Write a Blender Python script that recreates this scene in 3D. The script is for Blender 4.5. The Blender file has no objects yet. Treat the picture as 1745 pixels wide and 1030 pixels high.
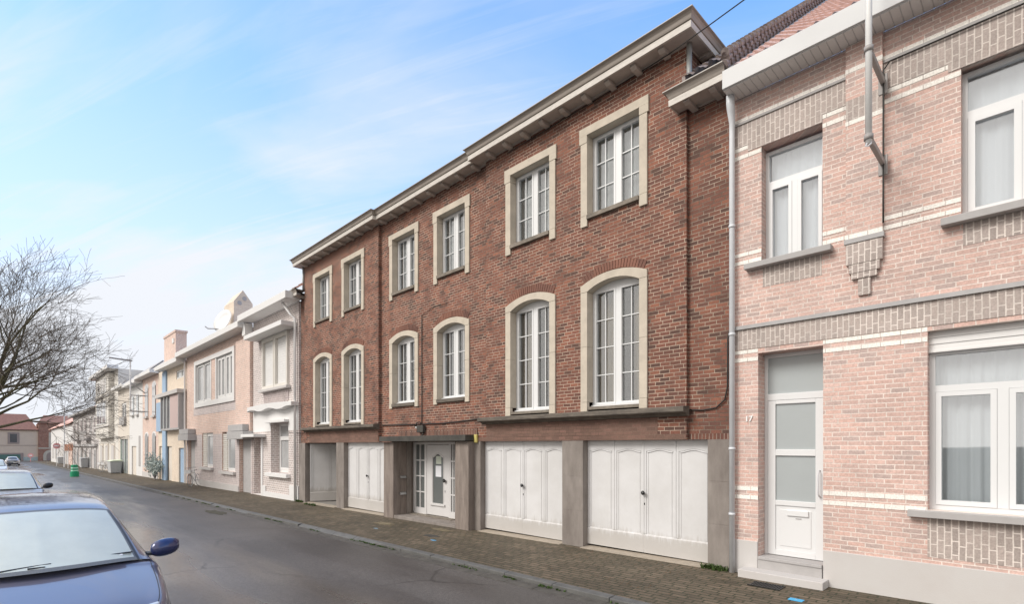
import bpy, bmesh, math, random
import numpy as np
from mathutils import Vector, Matrix
R = math.radians
C = bpy.context.scene.collection
S = bpy.context.scene
random.seed(7)

# ------------------------------------------------------------------ camera
cam_d = bpy.data.cameras.new('camera'); cam = bpy.data.objects.new('camera', cam_d); C.objects.link(cam)
cam_d.sensor_width = 36.0
cam_d.lens = 36.0 * 889.0 / 1745.0
cam_d.shift_y = (760.0 - 515.0) / 1745.0
cam_d.clip_start = 0.05; cam_d.clip_end = 3000
ANG = math.atan2(877.0, 889.0)                    # between the view axis and the street direction (-X)
cam.location = (0, 0, 2.0)
cam.rotation_euler = (R(90), 0, R(90) - ANG)
S.camera = cam
S.render.resolution_x = 1024; S.render.resolution_y = 605
S.render.engine = 'CYCLES'

# ------------------------------------------------------------------ sky and sun
SUN_EL, SUN_AZ = R(40), R(200)                    # azimuth clockwise from +Y
W = bpy.data.worlds.new("World"); S.world = W; W.use_nodes = True
nt = W.node_tree; nt.nodes.clear()
def N(nt, t, **k):
    n = nt.nodes.new(t)
    for a, b in k.items(): setattr(n, a, b)
    return n
def mth(nt, op, a, b=None, c=None, clamp=False):
    n = nt.nodes.new('ShaderNodeMath'); n.operation = op; n.use_clamp = clamp
    for i, v in enumerate((a, b, c)):
        if v is None: continue
        if isinstance(v, (int, float)): n.inputs[i].default_value = v
        else: nt.links.new(v, n.inputs[i])
    return n.outputs[0]
def mixc(nt, f, a, b, mode='MIX'):
    n = nt.nodes.new('ShaderNodeMix'); n.data_type = 'RGBA'; n.blend_type = mode
    for s, v in ((n.inputs['Factor'], f), (n.inputs[6], a), (n.inputs[7], b)):
        if isinstance(v, (int, float)): s.default_value = v
        elif isinstance(v, (tuple, list)): s.default_value = (*v[:3], 1)
        else: nt.links.new(v, s)
    return n.outputs[2]
def ramp(nt, f, pts, interp='LINEAR'):
    n = nt.nodes.new('ShaderNodeValToRGB'); n.color_ramp.interpolation = interp
    e = n.color_ramp.elements
    while len(e) < len(pts): e.new(0.5)
    for q, (p, c) in zip(e, pts):
        q.position = p; q.color = (*c, 1) if isinstance(c, (tuple, list)) else (c, c, c, 1)
    nt.links.new(f, n.inputs[0]); return n.outputs[0]
sky = N(nt, 'ShaderNodeTexSky', sky_type='NISHITA', sun_disc=False)
sky.sun_elevation = SUN_EL; sky.sun_rotation = SUN_AZ; sky.air_density = 1.0; sky.dust_density = 0.6; sky.ozone_density = 2.2
tc = N(nt, 'ShaderNodeTexCoord'); sx = N(nt, 'ShaderNodeSeparateXYZ'); nt.links.new(tc.outputs['Generated'], sx.inputs[0])
zz = mth(nt, 'MAXIMUM', sx.outputs[2], 0.0)
den = mth(nt, 'ADD', zz, 0.22)
cx = mth(nt, 'DIVIDE', sx.outputs[0], den); cy = mth(nt, 'DIVIDE', sx.outputs[1], den)
# high thin cloud drawn out in streaks
ca_, sa_ = math.cos(R(28)), math.sin(R(28))
u = mth(nt, 'ADD', mth(nt, 'MULTIPLY', cx, ca_), mth(nt, 'MULTIPLY', cy, sa_))
v = mth(nt, 'SUBTRACT', mth(nt, 'MULTIPLY', cy, ca_), mth(nt, 'MULTIPLY', cx, sa_))
cmb = N(nt, 'ShaderNodeCombineXYZ'); nt.links.new(mth(nt, 'MULTIPLY', u, 0.55), cmb.inputs[0]); nt.links.new(mth(nt, 'MULTIPLY', v, 1.7), cmb.inputs[1])
cn = N(nt, 'ShaderNodeTexNoise'); cn.inputs['Scale'].default_value = 1.15; cn.inputs['Detail'].default_value = 7; cn.inputs['Roughness'].default_value = 0.52; cn.inputs['Distortion'].default_value = 0.6
nt.links.new(cmb.outputs[0], cn.inputs[0])
streak = ramp(nt, cn.outputs[0], [(0.45, 0.0), (0.66, 1.0)])
low = ramp(nt, zz, [(0.0, 1.0), (0.16, 0.80), (0.34, 0.42), (0.62, 0.04)])
west = ramp(nt, mth(nt, 'MULTIPLY', sx.outputs[0], -1.0), [(0.45, 0.0), (0.95, 0.22)])
mp2 = N(nt, 'ShaderNodeMapping'); mp2.inputs['Scale'].default_value = (0.7, 2.6, 1); mp2.inputs['Rotation'].default_value = (0, 0, R(-12)); nt.links.new(cmb.outputs[0], mp2.inputs[0])
cn2 = N(nt, 'ShaderNodeTexNoise'); cn2.inputs['Scale'].default_value = 2.6; cn2.inputs['Detail'].default_value = 9; cn2.inputs['Roughness'].default_value = 0.62; cn2.inputs['Distortion'].default_value = 1.1; nt.links.new(mp2.outputs[0], cn2.inputs[0])
wisp = ramp(nt, cn2.outputs[0], [(0.50, 0.0), (0.75, 1.0)])
low = mth(nt, 'ADD', low, mth(nt, 'MULTIPLY', wisp, 0.20))
cov = mth(nt, 'ADD', low, mth(nt, 'MULTIPLY', streak, 0.46))
cov = mth(nt, 'ADD', cov, mth(nt, 'MULTIPLY', west, 0.75), clamp=True)
SKYG = 1.0
clear = mixc(nt, 1.0, sky.outputs[0], (1.28, 2.12, 2.55), 'MULTIPLY')
full = mixc(nt, cov, clear, (5.7, 5.9, 6.3))
south = ramp(nt, mth(nt, 'MULTIPLY', sx.outputs[1], -1.0), [(0.0, 0.0), (0.35, 1.0)])    # overcast half behind the camera
full = mixc(nt, south, full, (7.6, 7.1, 6.6))
bg = N(nt, 'ShaderNodeBackground'); bg.inputs['Strength'].default_value = 0.085
nt.links.new(full, bg.inputs[0])
wo = N(nt, 'ShaderNodeOutputWorld'); nt.links.new(bg.outputs[0], wo.inputs[0])

sl = bpy.data.lights.new('sun', 'SUN'); so = bpy.data.objects.new('sun', sl); C.objects.link(so)
sl.energy = 1.5; sl.angle = R(25); sl.color = (1.0, 0.96, 0.90)
d = Vector((math.sin(SUN_AZ) * math.cos(SUN_EL), math.cos(SUN_AZ) * math.cos(SUN_EL), math.sin(SUN_EL)))
so.rotation_euler = d.to_track_quat('Z', 'Y').to_euler(); so.location = (0, -20, 30)

S.view_settings.view_transform = 'Standard'; S.view_settings.look = 'None'
S.view_settings.exposure = 0.90; S.view_settings.gamma = 1.0
try: S.view_settings.use_curve_mapping = False
except Exception: pass

# ------------------------------------------------------------------ materials
M = {}
def mat(name, col, rough=0.7, metal=0.0, noise=0.0, nscale=8.0, bump=0.0, bscale=60.0, spec=0.5, coat=0.0, emit=None, col2=None, stretch=None):
    m = bpy.data.materials.new(name); m.use_nodes = True; t = m.node_tree
    p = t.nodes['Principled BSDF']
    p.inputs['Base Color'].default_value = (*col, 1); p.inputs['Roughness'].default_value = rough
    p.inputs['Metallic'].default_value = metal; p.inputs['Specular IOR Level'].default_value = spec
    p.inputs['Coat Weight'].default_value = coat
    if coat: p.inputs['Coat Roughness'].default_value = 0.04
    if noise or bump:
        g = N(t, 'ShaderNodeNewGeometry'); vec = g.outputs['Position']
        if stretch:
            mp = N(t, 'ShaderNodeMapping'); mp.inputs['Scale'].default_value = stretch; t.links.new(vec, mp.inputs[0]); vec = mp.outputs[0]
    if noise:
        n = N(t, 'ShaderNodeTexNoise'); n.inputs['Scale'].default_value = nscale; n.inputs['Detail'].default_value = 6; n.inputs['Roughness'].default_value = 0.65
        t.links.new(vec, n.inputs[0])
        f = ramp(t, n.outputs[0], [(0.3, 0.0), (0.7, 1.0)])
        c2 = col2 or tuple(c * (1 - noise) for c in col)
        t.links.new(mixc(t, f, col, c2), p.inputs['Base Color'])
    if bump:
        n = N(t, 'ShaderNodeTexNoise'); n.inputs['Scale'].default_value = bscale; n.inputs['Detail'].default_value = 4
        t.links.new(g.outputs['Position'], n.inputs[0])
        b = N(t, 'ShaderNodeBump'); b.inputs['Strength'].default_value = bump; b.inputs['Distance'].default_value = 0.01
        t.links.new(n.outputs[0], b.inputs['Height']); t.links.new(b.outputs[0], p.inputs['Normal'])
    M[name] = m; return m

def brick(name, tones, mortar, bw=0.205, rh=0.07, ms=0.006, plane='wall', stain=0.25, rough=0.85, mvar=0.25, bump=0.5, squash=None, streaks=0.0, dark_at=None, off=0.5):
    m = bpy.data.materials.new(name); m.use_nodes = True; t = m.node_tree; p = t.nodes['Principled BSDF']
    g = N(t, 'ShaderNodeNewGeometry'); s = N(t, 'ShaderNodeSeparateXYZ'); t.links.new(g.outputs['Position'], s.inputs[0])
    w = N(t, 'ShaderNodeTexNoise'); w.inputs['Scale'].default_value = 5.0; w.inputs['Detail'].default_value = 3; t.links.new(g.outputs['Position'], w.inputs[0])
    wob = mth(t, 'MULTIPLY', mth(t, 'SUBTRACT', w.outputs[0], 0.5), 0.022)
    cb = N(t, 'ShaderNodeCombineXYZ')
    if plane == 'wall':
        a, b = mth(t, 'ADD', s.outputs[0], s.outputs[1]), s.outputs[2]
    elif plane == 'soldier':
        b, a = mth(t, 'ADD', s.outputs[0], s.outputs[1]), s.outputs[2]
    else:
        a, b = s.outputs[0], s.outputs[1]
    if plane != 'soldier':
        wn = N(t, 'ShaderNodeTexWhiteNoise'); wn.noise_dimensions = '1D'; t.links.new(mth(t, 'FLOOR', mth(t, 'DIVIDE', b, rh)), wn.inputs['W'])
        a = mth(t, 'ADD', a, mth(t, 'MULTIPLY', wn.outputs[0], bw*0.32))
        b0 = b
    t.links.new(mth(t, 'ADD', a, wob), cb.inputs[0]); t.links.new(mth(t, 'ADD', b, mth(t, 'MULTIPLY', wob, 0.5)), cb.inputs[1])
    k = N(t, 'ShaderNodeTexBrick'); k.offset = off; k.offset_frequency = 2; k.squash = squash or 1.0; k.squash_frequency = 2
    k.inputs['Color1'].default_value = (0, 0, 0, 1); k.inputs['Color2'].default_value = (1, 1, 1, 1); k.inputs['Mortar'].default_value = (0.5, 0.5, 0.5, 1)
    k.inputs['Scale'].default_value = 1.0; k.inputs['Mortar Size'].default_value = ms; k.inputs['Mortar Smooth'].default_value = 0.35
    k.inputs['Brick Width'].default_value = bw; k.inputs['Row Height'].default_value = rh; k.inputs['Bias'].default_value = 0.0
    t.links.new(cb.outputs[0], k.inputs[0])
    pts = [(i / max(1, len(tones) - 1) * 0.8 + 0.1, c) for i, c in enumerate(tones)]
    col = ramp(t, k.outputs[0], pts)
    n1 = N(t, 'ShaderNodeTexNoise'); n1.inputs['Scale'].default_value = 45; n1.inputs['Detail'].default_value = 5; n1.inputs['Roughness'].default_value = 0.7; t.links.new(g.outputs['Position'], n1.inputs[0])
    col = mixc(t, 1.0, col, ramp(t, n1.outputs[0], [(0.25, 0.72), (0.75, 1.22)]), 'MULTIPLY')
    n2 = N(t, 'ShaderNodeTexNoise'); n2.inputs['Scale'].default_value = 0.9; n2.inputs['Detail'].default_value = 8; n2.inputs['Roughness'].default_value = 0.62; t.links.new(g.outputs['Position'], n2.inputs[0])
    col = mixc(t, 1.0, col, ramp(t, n2.outputs[0], [(0.3, 1 - stain), (0.68, 1.08)]), 'MULTIPLY')
    n3 = N(t, 'ShaderNodeTexNoise'); n3.inputs['Scale'].default_value = 2.6; n3.inputs['Detail'].default_value = 6; t.links.new(g.outputs['Position'], n3.inputs[0])
    dm = tuple(c * (1 - mvar) * (0.6 if mvar > 0.2 else 0.93) for c in mortar)
    mc = mixc(t, ramp(t, n3.outputs[0], [(0.36, 1.0), (0.6, 0.0)]), mortar, dm)
    mc = mixc(t, 1.0, mc, ramp(t, n1.outputs[0], [(0.25, 0.8), (0.75, 1.15)]), 'MULTIPLY')
    col = mixc(t, k.outputs[1], col, mc)
    if streaks:
        mp = N(t, 'ShaderNodeMapping'); mp.inputs['Scale'].default_value = (3.0, 3.0, 0.22); t.links.new(g.outputs['Position'], mp.inputs[0])
        n4 = N(t, 'ShaderNodeTexNoise'); n4.inputs['Scale'].default_value = 2.0; n4.inputs['Detail'].default_value = 5; t.links.new(mp.outputs[0], n4.inputs[0])
        col = mixc(t, mth(t, 'MULTIPLY', ramp(t, n4.outputs[0], [(0.5, 0.0), (0.75, 1.0)]), streaks), col, (0.06, 0.05, 0.045))
    t.links.new(col, p.inputs['Base Color']); p.inputs['Roughness'].default_value = rough; p.inputs['Specular IOR Level'].default_value = 0.3
    h = mth(t, 'ADD', mth(t, 'SUBTRACT', 1.0, k.outputs[1]), mth(t, 'MULTIPLY', n1.outputs[0], 0.5))
    bb = N(t, 'ShaderNodeBump'); bb.inputs['Strength'].default_value = bump; bb.inputs['Distance'].default_value = 0.006
    t.links.new(h, bb.inputs['Height']); t.links.new(bb.outputs[0], p.inputs['Normal'])
    M[name] = m; return m

def glass(name, tint=(0.75, 0.78, 0.78), refl=0.10):
    m = bpy.data.materials.new(name); m.use_nodes = True; t = m.node_tree; t.nodes.clear()
    o = N(t, 'ShaderNodeOutputMaterial'); a = N(t, 'ShaderNodeBsdfTransparent'); a.inputs[0].default_value = (*tint, 1)
    b = N(t, 'ShaderNodeBsdfGlossy'); b.inputs['Roughness'].default_value = 0.02; b.inputs[0].default_value = (0.95, 0.97, 1, 1)
    fr = N(t, 'ShaderNodeLayerWeight'); fz = mth(t, 'POWER', fr.outputs['Facing'], 5.0)
    g = N(t, 'ShaderNodeNewGeometry'); nz = N(t, 'ShaderNodeTexNoise'); nz.inputs['Scale'].default_value = 1.4; t.links.new(g.outputs['Position'], nz.inputs[0])
    bu = N(t, 'ShaderNodeBump'); bu.inputs['Strength'].default_value = 0.03; bu.inputs['Distance'].default_value = 0.02; t.links.new(nz.outputs[0], bu.inputs['Height']); t.links.new(bu.outputs[0], b.inputs['Normal'])
    f = mth(t, 'ADD', mth(t, 'MULTIPLY', fz, 0.9), refl, clamp=True)
    x = N(t, 'ShaderNodeMixShader'); t.links.new(f, x.inputs[0]); t.links.new(a.outputs[0], x.inputs[1]); t.links.new(b.outputs[0], x.inputs[2]); t.links.new(x.outputs[0], o.inputs[0])
    M[name] = m

RT = [(0.118, 0.066, 0.053), (0.188, 0.085, 0.063), (0.242, 0.103, 0.073), (0.152, 0.076, 0.060), (0.290, 0.124, 0.082), (0.206, 0.092, 0.067)]
brick('red_brick', RT, (0.52, 0.41, 0.325), bw=0.19, rh=0.0665, ms=0.0060, stain=0.14, mvar=0.35, streaks=0.16)
brick('side_brick', RT, (0.42, 0.34, 0.27), bw=0.19, rh=0.0665, ms=0.0065, stain=0.2, mvar=0.5, streaks=0.2)
brick('arch_brick', [(0.20,0.10,0.075),(0.26,0.125,0.09),(0.16,0.085,0.068)], (0.25, 0.19, 0.15), bw=0.5, rh=0.5, ms=0.0)
brick('soldier_brick', [(0.10, 0.05, 0.04), (0.19, 0.085, 0.06), (0.15, 0.07, 0.055)], (0.42, 0.33, 0.27), bw=0.30, rh=0.062, ms=0.007, plane='soldier')
brick('washed_brick', [(0.165, 0.10, 0.08), (0.19, 0.115, 0.09), (0.215, 0.125, 0.10)], (0.20, 0.135, 0.105), bw=0.185, rh=0.0685, ms=0.005, stain=0.2, bump=0.2)
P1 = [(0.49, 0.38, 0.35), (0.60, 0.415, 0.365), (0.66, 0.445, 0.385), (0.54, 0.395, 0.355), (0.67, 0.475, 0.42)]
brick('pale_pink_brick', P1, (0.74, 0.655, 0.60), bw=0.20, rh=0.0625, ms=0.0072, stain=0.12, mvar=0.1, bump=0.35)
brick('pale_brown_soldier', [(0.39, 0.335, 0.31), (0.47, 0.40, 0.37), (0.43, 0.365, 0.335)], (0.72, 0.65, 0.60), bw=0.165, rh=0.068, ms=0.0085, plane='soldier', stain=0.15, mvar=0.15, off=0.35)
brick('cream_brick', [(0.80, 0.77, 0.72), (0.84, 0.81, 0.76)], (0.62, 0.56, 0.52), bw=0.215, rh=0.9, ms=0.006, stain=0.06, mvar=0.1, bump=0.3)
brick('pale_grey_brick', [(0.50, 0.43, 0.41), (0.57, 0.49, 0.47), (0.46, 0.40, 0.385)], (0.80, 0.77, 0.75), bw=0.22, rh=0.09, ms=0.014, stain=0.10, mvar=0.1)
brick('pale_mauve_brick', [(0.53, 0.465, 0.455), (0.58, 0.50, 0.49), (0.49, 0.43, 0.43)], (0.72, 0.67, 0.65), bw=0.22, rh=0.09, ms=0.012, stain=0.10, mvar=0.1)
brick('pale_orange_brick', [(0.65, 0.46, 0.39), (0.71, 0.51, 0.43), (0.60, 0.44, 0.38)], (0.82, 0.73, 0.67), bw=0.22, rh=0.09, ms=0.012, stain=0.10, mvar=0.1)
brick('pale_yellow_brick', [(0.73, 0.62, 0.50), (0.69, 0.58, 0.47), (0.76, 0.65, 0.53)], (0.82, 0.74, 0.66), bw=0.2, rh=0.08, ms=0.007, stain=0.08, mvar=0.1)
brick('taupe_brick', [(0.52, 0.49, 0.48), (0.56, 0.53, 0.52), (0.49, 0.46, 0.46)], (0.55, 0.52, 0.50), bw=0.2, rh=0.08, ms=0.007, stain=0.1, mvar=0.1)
brick('far_red_brick', [(0.32, 0.15, 0.11), (0.38, 0.18, 0.13)], (0.5, 0.38, 0.3), ms=0.008)
brick('paving', [(0.135, 0.105, 0.074), (0.165, 0.130, 0.092), (0.112, 0.089, 0.063), (0.190, 0.145, 0.103)], (0.050, 0.052, 0.030), bw=0.22, rh=0.11, ms=0.012, plane='ground', stain=0.40, mvar=0.0, rough=0.75, bump=1.0)
mat('stone', (0.60, 0.535, 0.445), 0.85, noise=0.22, nscale=3.5, bump=0.25, bscale=120)
mat('pillar_stone', (0.30, 0.268, 0.245), 0.85, noise=0.35, nscale=3.2, bump=0.4, bscale=120, col2=(0.165, 0.142, 0.128), stretch=(1, 1, 0.35))
mat('pillar_stone_warm', (0.285, 0.24, 0.212), 0.85, noise=0.35, nscale=3.2, bump=0.4, bscale=120, col2=(0.15, 0.122, 0.105), stretch=(2, 2, 0.35))
mat('dark_stone', (0.175, 0.15, 0.125), 0.85, noise=0.4, nscale=4, bump=0.4, bscale=60, col2=(0.075, 0.065, 0.055), stretch=(1, 1, 3))
mat('black_ledge', (0.075, 0.07, 0.06), 0.8, noise=0.4, nscale=3, bump=0.3, bscale=60, col2=(0.035, 0.033, 0.03))
mat('sill_stone', (0.27, 0.235, 0.195), 0.85, noise=0.5, nscale=6, bump=0.3, bscale=80)
mat('white_pvc', (0.70, 0.71, 0.72), 0.35)
mat('white_paint', (0.62, 0.61, 0.61), 0.45, noise=0.05, nscale=2.0, bump=0.05, bscale=30)
def door_paint():
    m = mat('garage_white', (0.66, 0.66, 0.67), 0.5, noise=0.10, nscale=1.6, bump=0.08, bscale=25, col2=(0.575, 0.57, 0.57)); t = m.node_tree; p = t.nodes['Principled BSDF']
    src = p.inputs['Base Color'].links[0].from_socket
    g = N(t, 'ShaderNodeNewGeometry'); s = N(t, 'ShaderNodeSeparateXYZ'); t.links.new(g.outputs['Position'], s.inputs[0])
    mp = N(t, 'ShaderNodeMapping'); mp.inputs['Scale'].default_value = (9, 9, 1.2); t.links.new(g.outputs['Position'], mp.inputs[0])
    n = N(t, 'ShaderNodeTexNoise'); n.inputs['Scale'].default_value = 1.6; n.inputs['Detail'].default_value = 7; n.inputs['Roughness'].default_value = 0.7; t.links.new(mp.outputs[0], n.inputs[0])
    h = ramp(t, mth(t, 'ADD', mth(t, 'MULTIPLY', s.outputs[2], 1.0), mth(t, 'MULTIPLY', n.outputs[0], -0.55)), [(0.0, 0.42), (0.16, 0.0)])      # splashed dirt along the foot
    sp = ramp(t, n.outputs[0], [(0.66, 0.0), (0.85, 0.14)])
    t.links.new(mixc(t, mth(t, 'ADD', h, sp, clamp=True), src, (0.30, 0.26, 0.21)), p.inputs['Base Color'])
door_paint()
mat('band_paint', (0.66, 0.62, 0.57), 0.6, noise=0.25, nscale=7, stretch=(1, 1, 4))
mat('taupe_paint', (0.37, 0.325, 0.285), 0.6, noise=0.25, nscale=5, stretch=(0.6, 0.6, 3))
mat('soffit_paint', (0.56, 0.50, 0.455), 0.7, noise=0.25, nscale=4)
mat('gutter_edge', (0.40, 0.37, 0.34), 0.5)
mat('zinc', (0.38, 0.39, 0.38), 0.45, metal=0.3, noise=0.2, nscale=10)
mat('pale_zinc', (0.66, 0.68, 0.71), 0.4, noise=0.10, nscale=6)
mat('black_metal', (0.02, 0.02, 0.022), 0.4, metal=0.3)
mat('cable_black', (0.02, 0.018, 0.016), 0.6)
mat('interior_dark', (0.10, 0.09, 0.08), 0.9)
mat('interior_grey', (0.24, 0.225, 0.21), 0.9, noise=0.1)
mat('curtain_grey', (0.20, 0.198, 0.195), 0.9)
mat('blind_grey', (0.46, 0.455, 0.455), 0.9)
mat('curtain_tan', (0.30, 0.22, 0.13), 0.9, noise=0.15, nscale=6)
mat('curtain_white', (0.78, 0.79, 0.81), 0.9)
mat('curtain_pale', (0.72, 0.73, 0.74), 0.9)
mat('door_glass', (0.13, 0.14, 0.14), 0.12)
mat('paper', (0.75, 0.76, 0.80), 0.8)
mat('paper_green', (0.55, 0.60, 0.52), 0.8)
mat('yellow', (0.55, 0.47, 0.16), 0.5)
mat('steel', (0.5, 0.5, 0.5), 0.3, metal=0.9)
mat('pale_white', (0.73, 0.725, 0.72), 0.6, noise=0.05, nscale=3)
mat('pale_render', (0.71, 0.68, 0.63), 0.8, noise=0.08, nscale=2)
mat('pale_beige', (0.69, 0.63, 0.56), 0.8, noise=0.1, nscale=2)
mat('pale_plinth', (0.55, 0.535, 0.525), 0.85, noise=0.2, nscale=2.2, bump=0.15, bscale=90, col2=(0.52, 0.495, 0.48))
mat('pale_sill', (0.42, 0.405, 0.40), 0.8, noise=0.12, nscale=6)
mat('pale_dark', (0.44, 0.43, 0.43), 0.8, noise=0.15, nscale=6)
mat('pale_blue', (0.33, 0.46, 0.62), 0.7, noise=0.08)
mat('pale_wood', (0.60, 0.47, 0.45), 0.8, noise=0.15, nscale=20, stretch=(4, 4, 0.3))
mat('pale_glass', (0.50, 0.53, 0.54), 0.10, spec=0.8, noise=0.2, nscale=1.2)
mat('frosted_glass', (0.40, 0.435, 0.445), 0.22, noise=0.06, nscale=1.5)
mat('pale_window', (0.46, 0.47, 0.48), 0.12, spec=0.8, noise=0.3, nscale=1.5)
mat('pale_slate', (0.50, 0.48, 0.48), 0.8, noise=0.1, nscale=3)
mat('dark_tile', (0.40, 0.34, 0.32), 0.7, noise=0.6, nscale=9, bump=0.3, bscale=40, col2=(0.10, 0.075, 0.07))
mat('pink_tile', (0.70, 0.50, 0.45), 0.75, noise=0.25, nscale=6, bump=0.2, bscale=40)
mat('red_tile', (0.33, 0.165, 0.125), 0.8, noise=0.35, nscale=2.5)
mat('pale_red_tile', (0.74, 0.45, 0.38), 0.8, noise=0.15, nscale=2)
mat('far_cream', (0.66, 0.53, 0.42), 0.85, noise=0.08, nscale=1)
mat('far_frame', (0.33, 0.26, 0.23), 0.8)
mat('green_door', (0.10, 0.20, 0.17), 0.5, noise=0.3, nscale=3)
mat('dark_window', (0.06, 0.06, 0.065), 0.1, spec=0.8)
mat('bitumen', (0.06, 0.06, 0.06), 0.9)
mat('kerb', (0.135, 0.133, 0.128), 0.7, noise=0.35, nscale=5, bump=0.3, bscale=60)
mat('gutter_concrete', (0.115, 0.105, 0.09), 0.7, noise=0.5, nscale=6, bump=0.3, bscale=60)
mat('threshold', (0.42, 0.36, 0.29), 0.8, noise=0.3, nscale=7, bump=0.3, bscale=60)
mat('soil', (0.07, 0.065, 0.045), 0.95, noise=0.3)
mat('grass', (0.07, 0.12, 0.025), 0.8, noise=0.4, nscale=12)
mat('leaf_litter', (0.20, 0.10, 0.04), 0.8, noise=0.4, nscale=20)
mat('bark', (0.165, 0.150, 0.07), 0.9, noise=0.5, nscale=9, bump=0.6, bscale=30, col2=(0.055, 0.048, 0.035))
mat('twig', (0.150, 0.118, 0.085), 0.9)
mat('tarp_blue', (0.05, 0.40, 0.72), 0.5)
mat('chalk_blue', (0.20, 0.32, 0.40), 0.8, noise=0.4, nscale=30, col2=(0.12, 0.13, 0.12))
mat('bare_patch', (0.235, 0.19, 0.115), 0.9, noise=0.5, nscale=9)
mat('barrel_green', (0.0, 0.27, 0.12), 0.45)
mat('barrel_white', (0.45, 0.75, 0.60), 0.4)
mat('faded_green', (0.46, 0.53, 0.50), 0.7, noise=0.35, nscale=5)
mat('faded_bin', (0.47, 0.48, 0.49), 0.6, noise=0.1)
mat('faded_lime', (0.66, 0.72, 0.55), 0.6)
mat('faded_frame', (0.60, 0.61, 0.62), 0.4)
mat('faded_tyre', (0.30, 0.30, 0.31), 0.7)
mat('sign_red', (0.78, 0.36, 0.36), 0.5)
mat('sign_white', (0.85, 0.85, 0.85), 0.5)
mat('sign_orange', (0.82, 0.42, 0.28), 0.6)
mat('pale_pole', (0.80, 0.80, 0.79), 0.45, noise=0.05)
mat('bracket', (0.36, 0.34, 0.33), 0.6, noise=0.2)
mat('navy_with_sky_sheen', (0.17, 0.165, 0.22), 0.28, metal=0.15, coat=1.0)  # navy body with pale sky reflection mixed into the base colour; mirror cap stays plain
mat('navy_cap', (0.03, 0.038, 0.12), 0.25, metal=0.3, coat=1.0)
M['navy_with_sky_sheen'].node_tree.nodes['Principled BSDF'].inputs['Coat IOR'].default_value = 1.9
mat('silver_paint', (0.62, 0.62, 0.63), 0.30, metal=0.3, coat=1.0)
mat('white_car_paint', (0.78, 0.78, 0.79), 0.3, coat=1.0)
mat('car_black', (0.025, 0.025, 0.028), 0.45)
mat('car_trim', (0.05, 0.05, 0.055), 0.35)
mat('misted_glass', (0.62, 0.65, 0.58), 0.32, noise=0.10, nscale=5, coat=0.8, bump=0.12, bscale=420)
mat('car_window', (0.05, 0.055, 0.055), 0.06, spec=0.8)
mat('wet_frit', (0.11, 0.115, 0.115), 0.4, noise=0.3, nscale=150, col2=(0.20, 0.20, 0.205))
mat('tyre', (0.02, 0.02, 0.02), 0.8)
mat('alloy', (0.5, 0.5, 0.52), 0.3, metal=0.9)
mat('headlamp', (0.55, 0.57, 0.6), 0.1, coat=1.0)
mat('tail_red', (0.55, 0.08, 0.03), 0.3)
mat('number_plate', (0.6, 0.6, 0.55), 0.5)
glass('window_glass', (0.86, 0.88, 0.88), 0.17)
glass('pale_window_glass', (0.92, 0.94, 0.95), 0.22)

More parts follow.
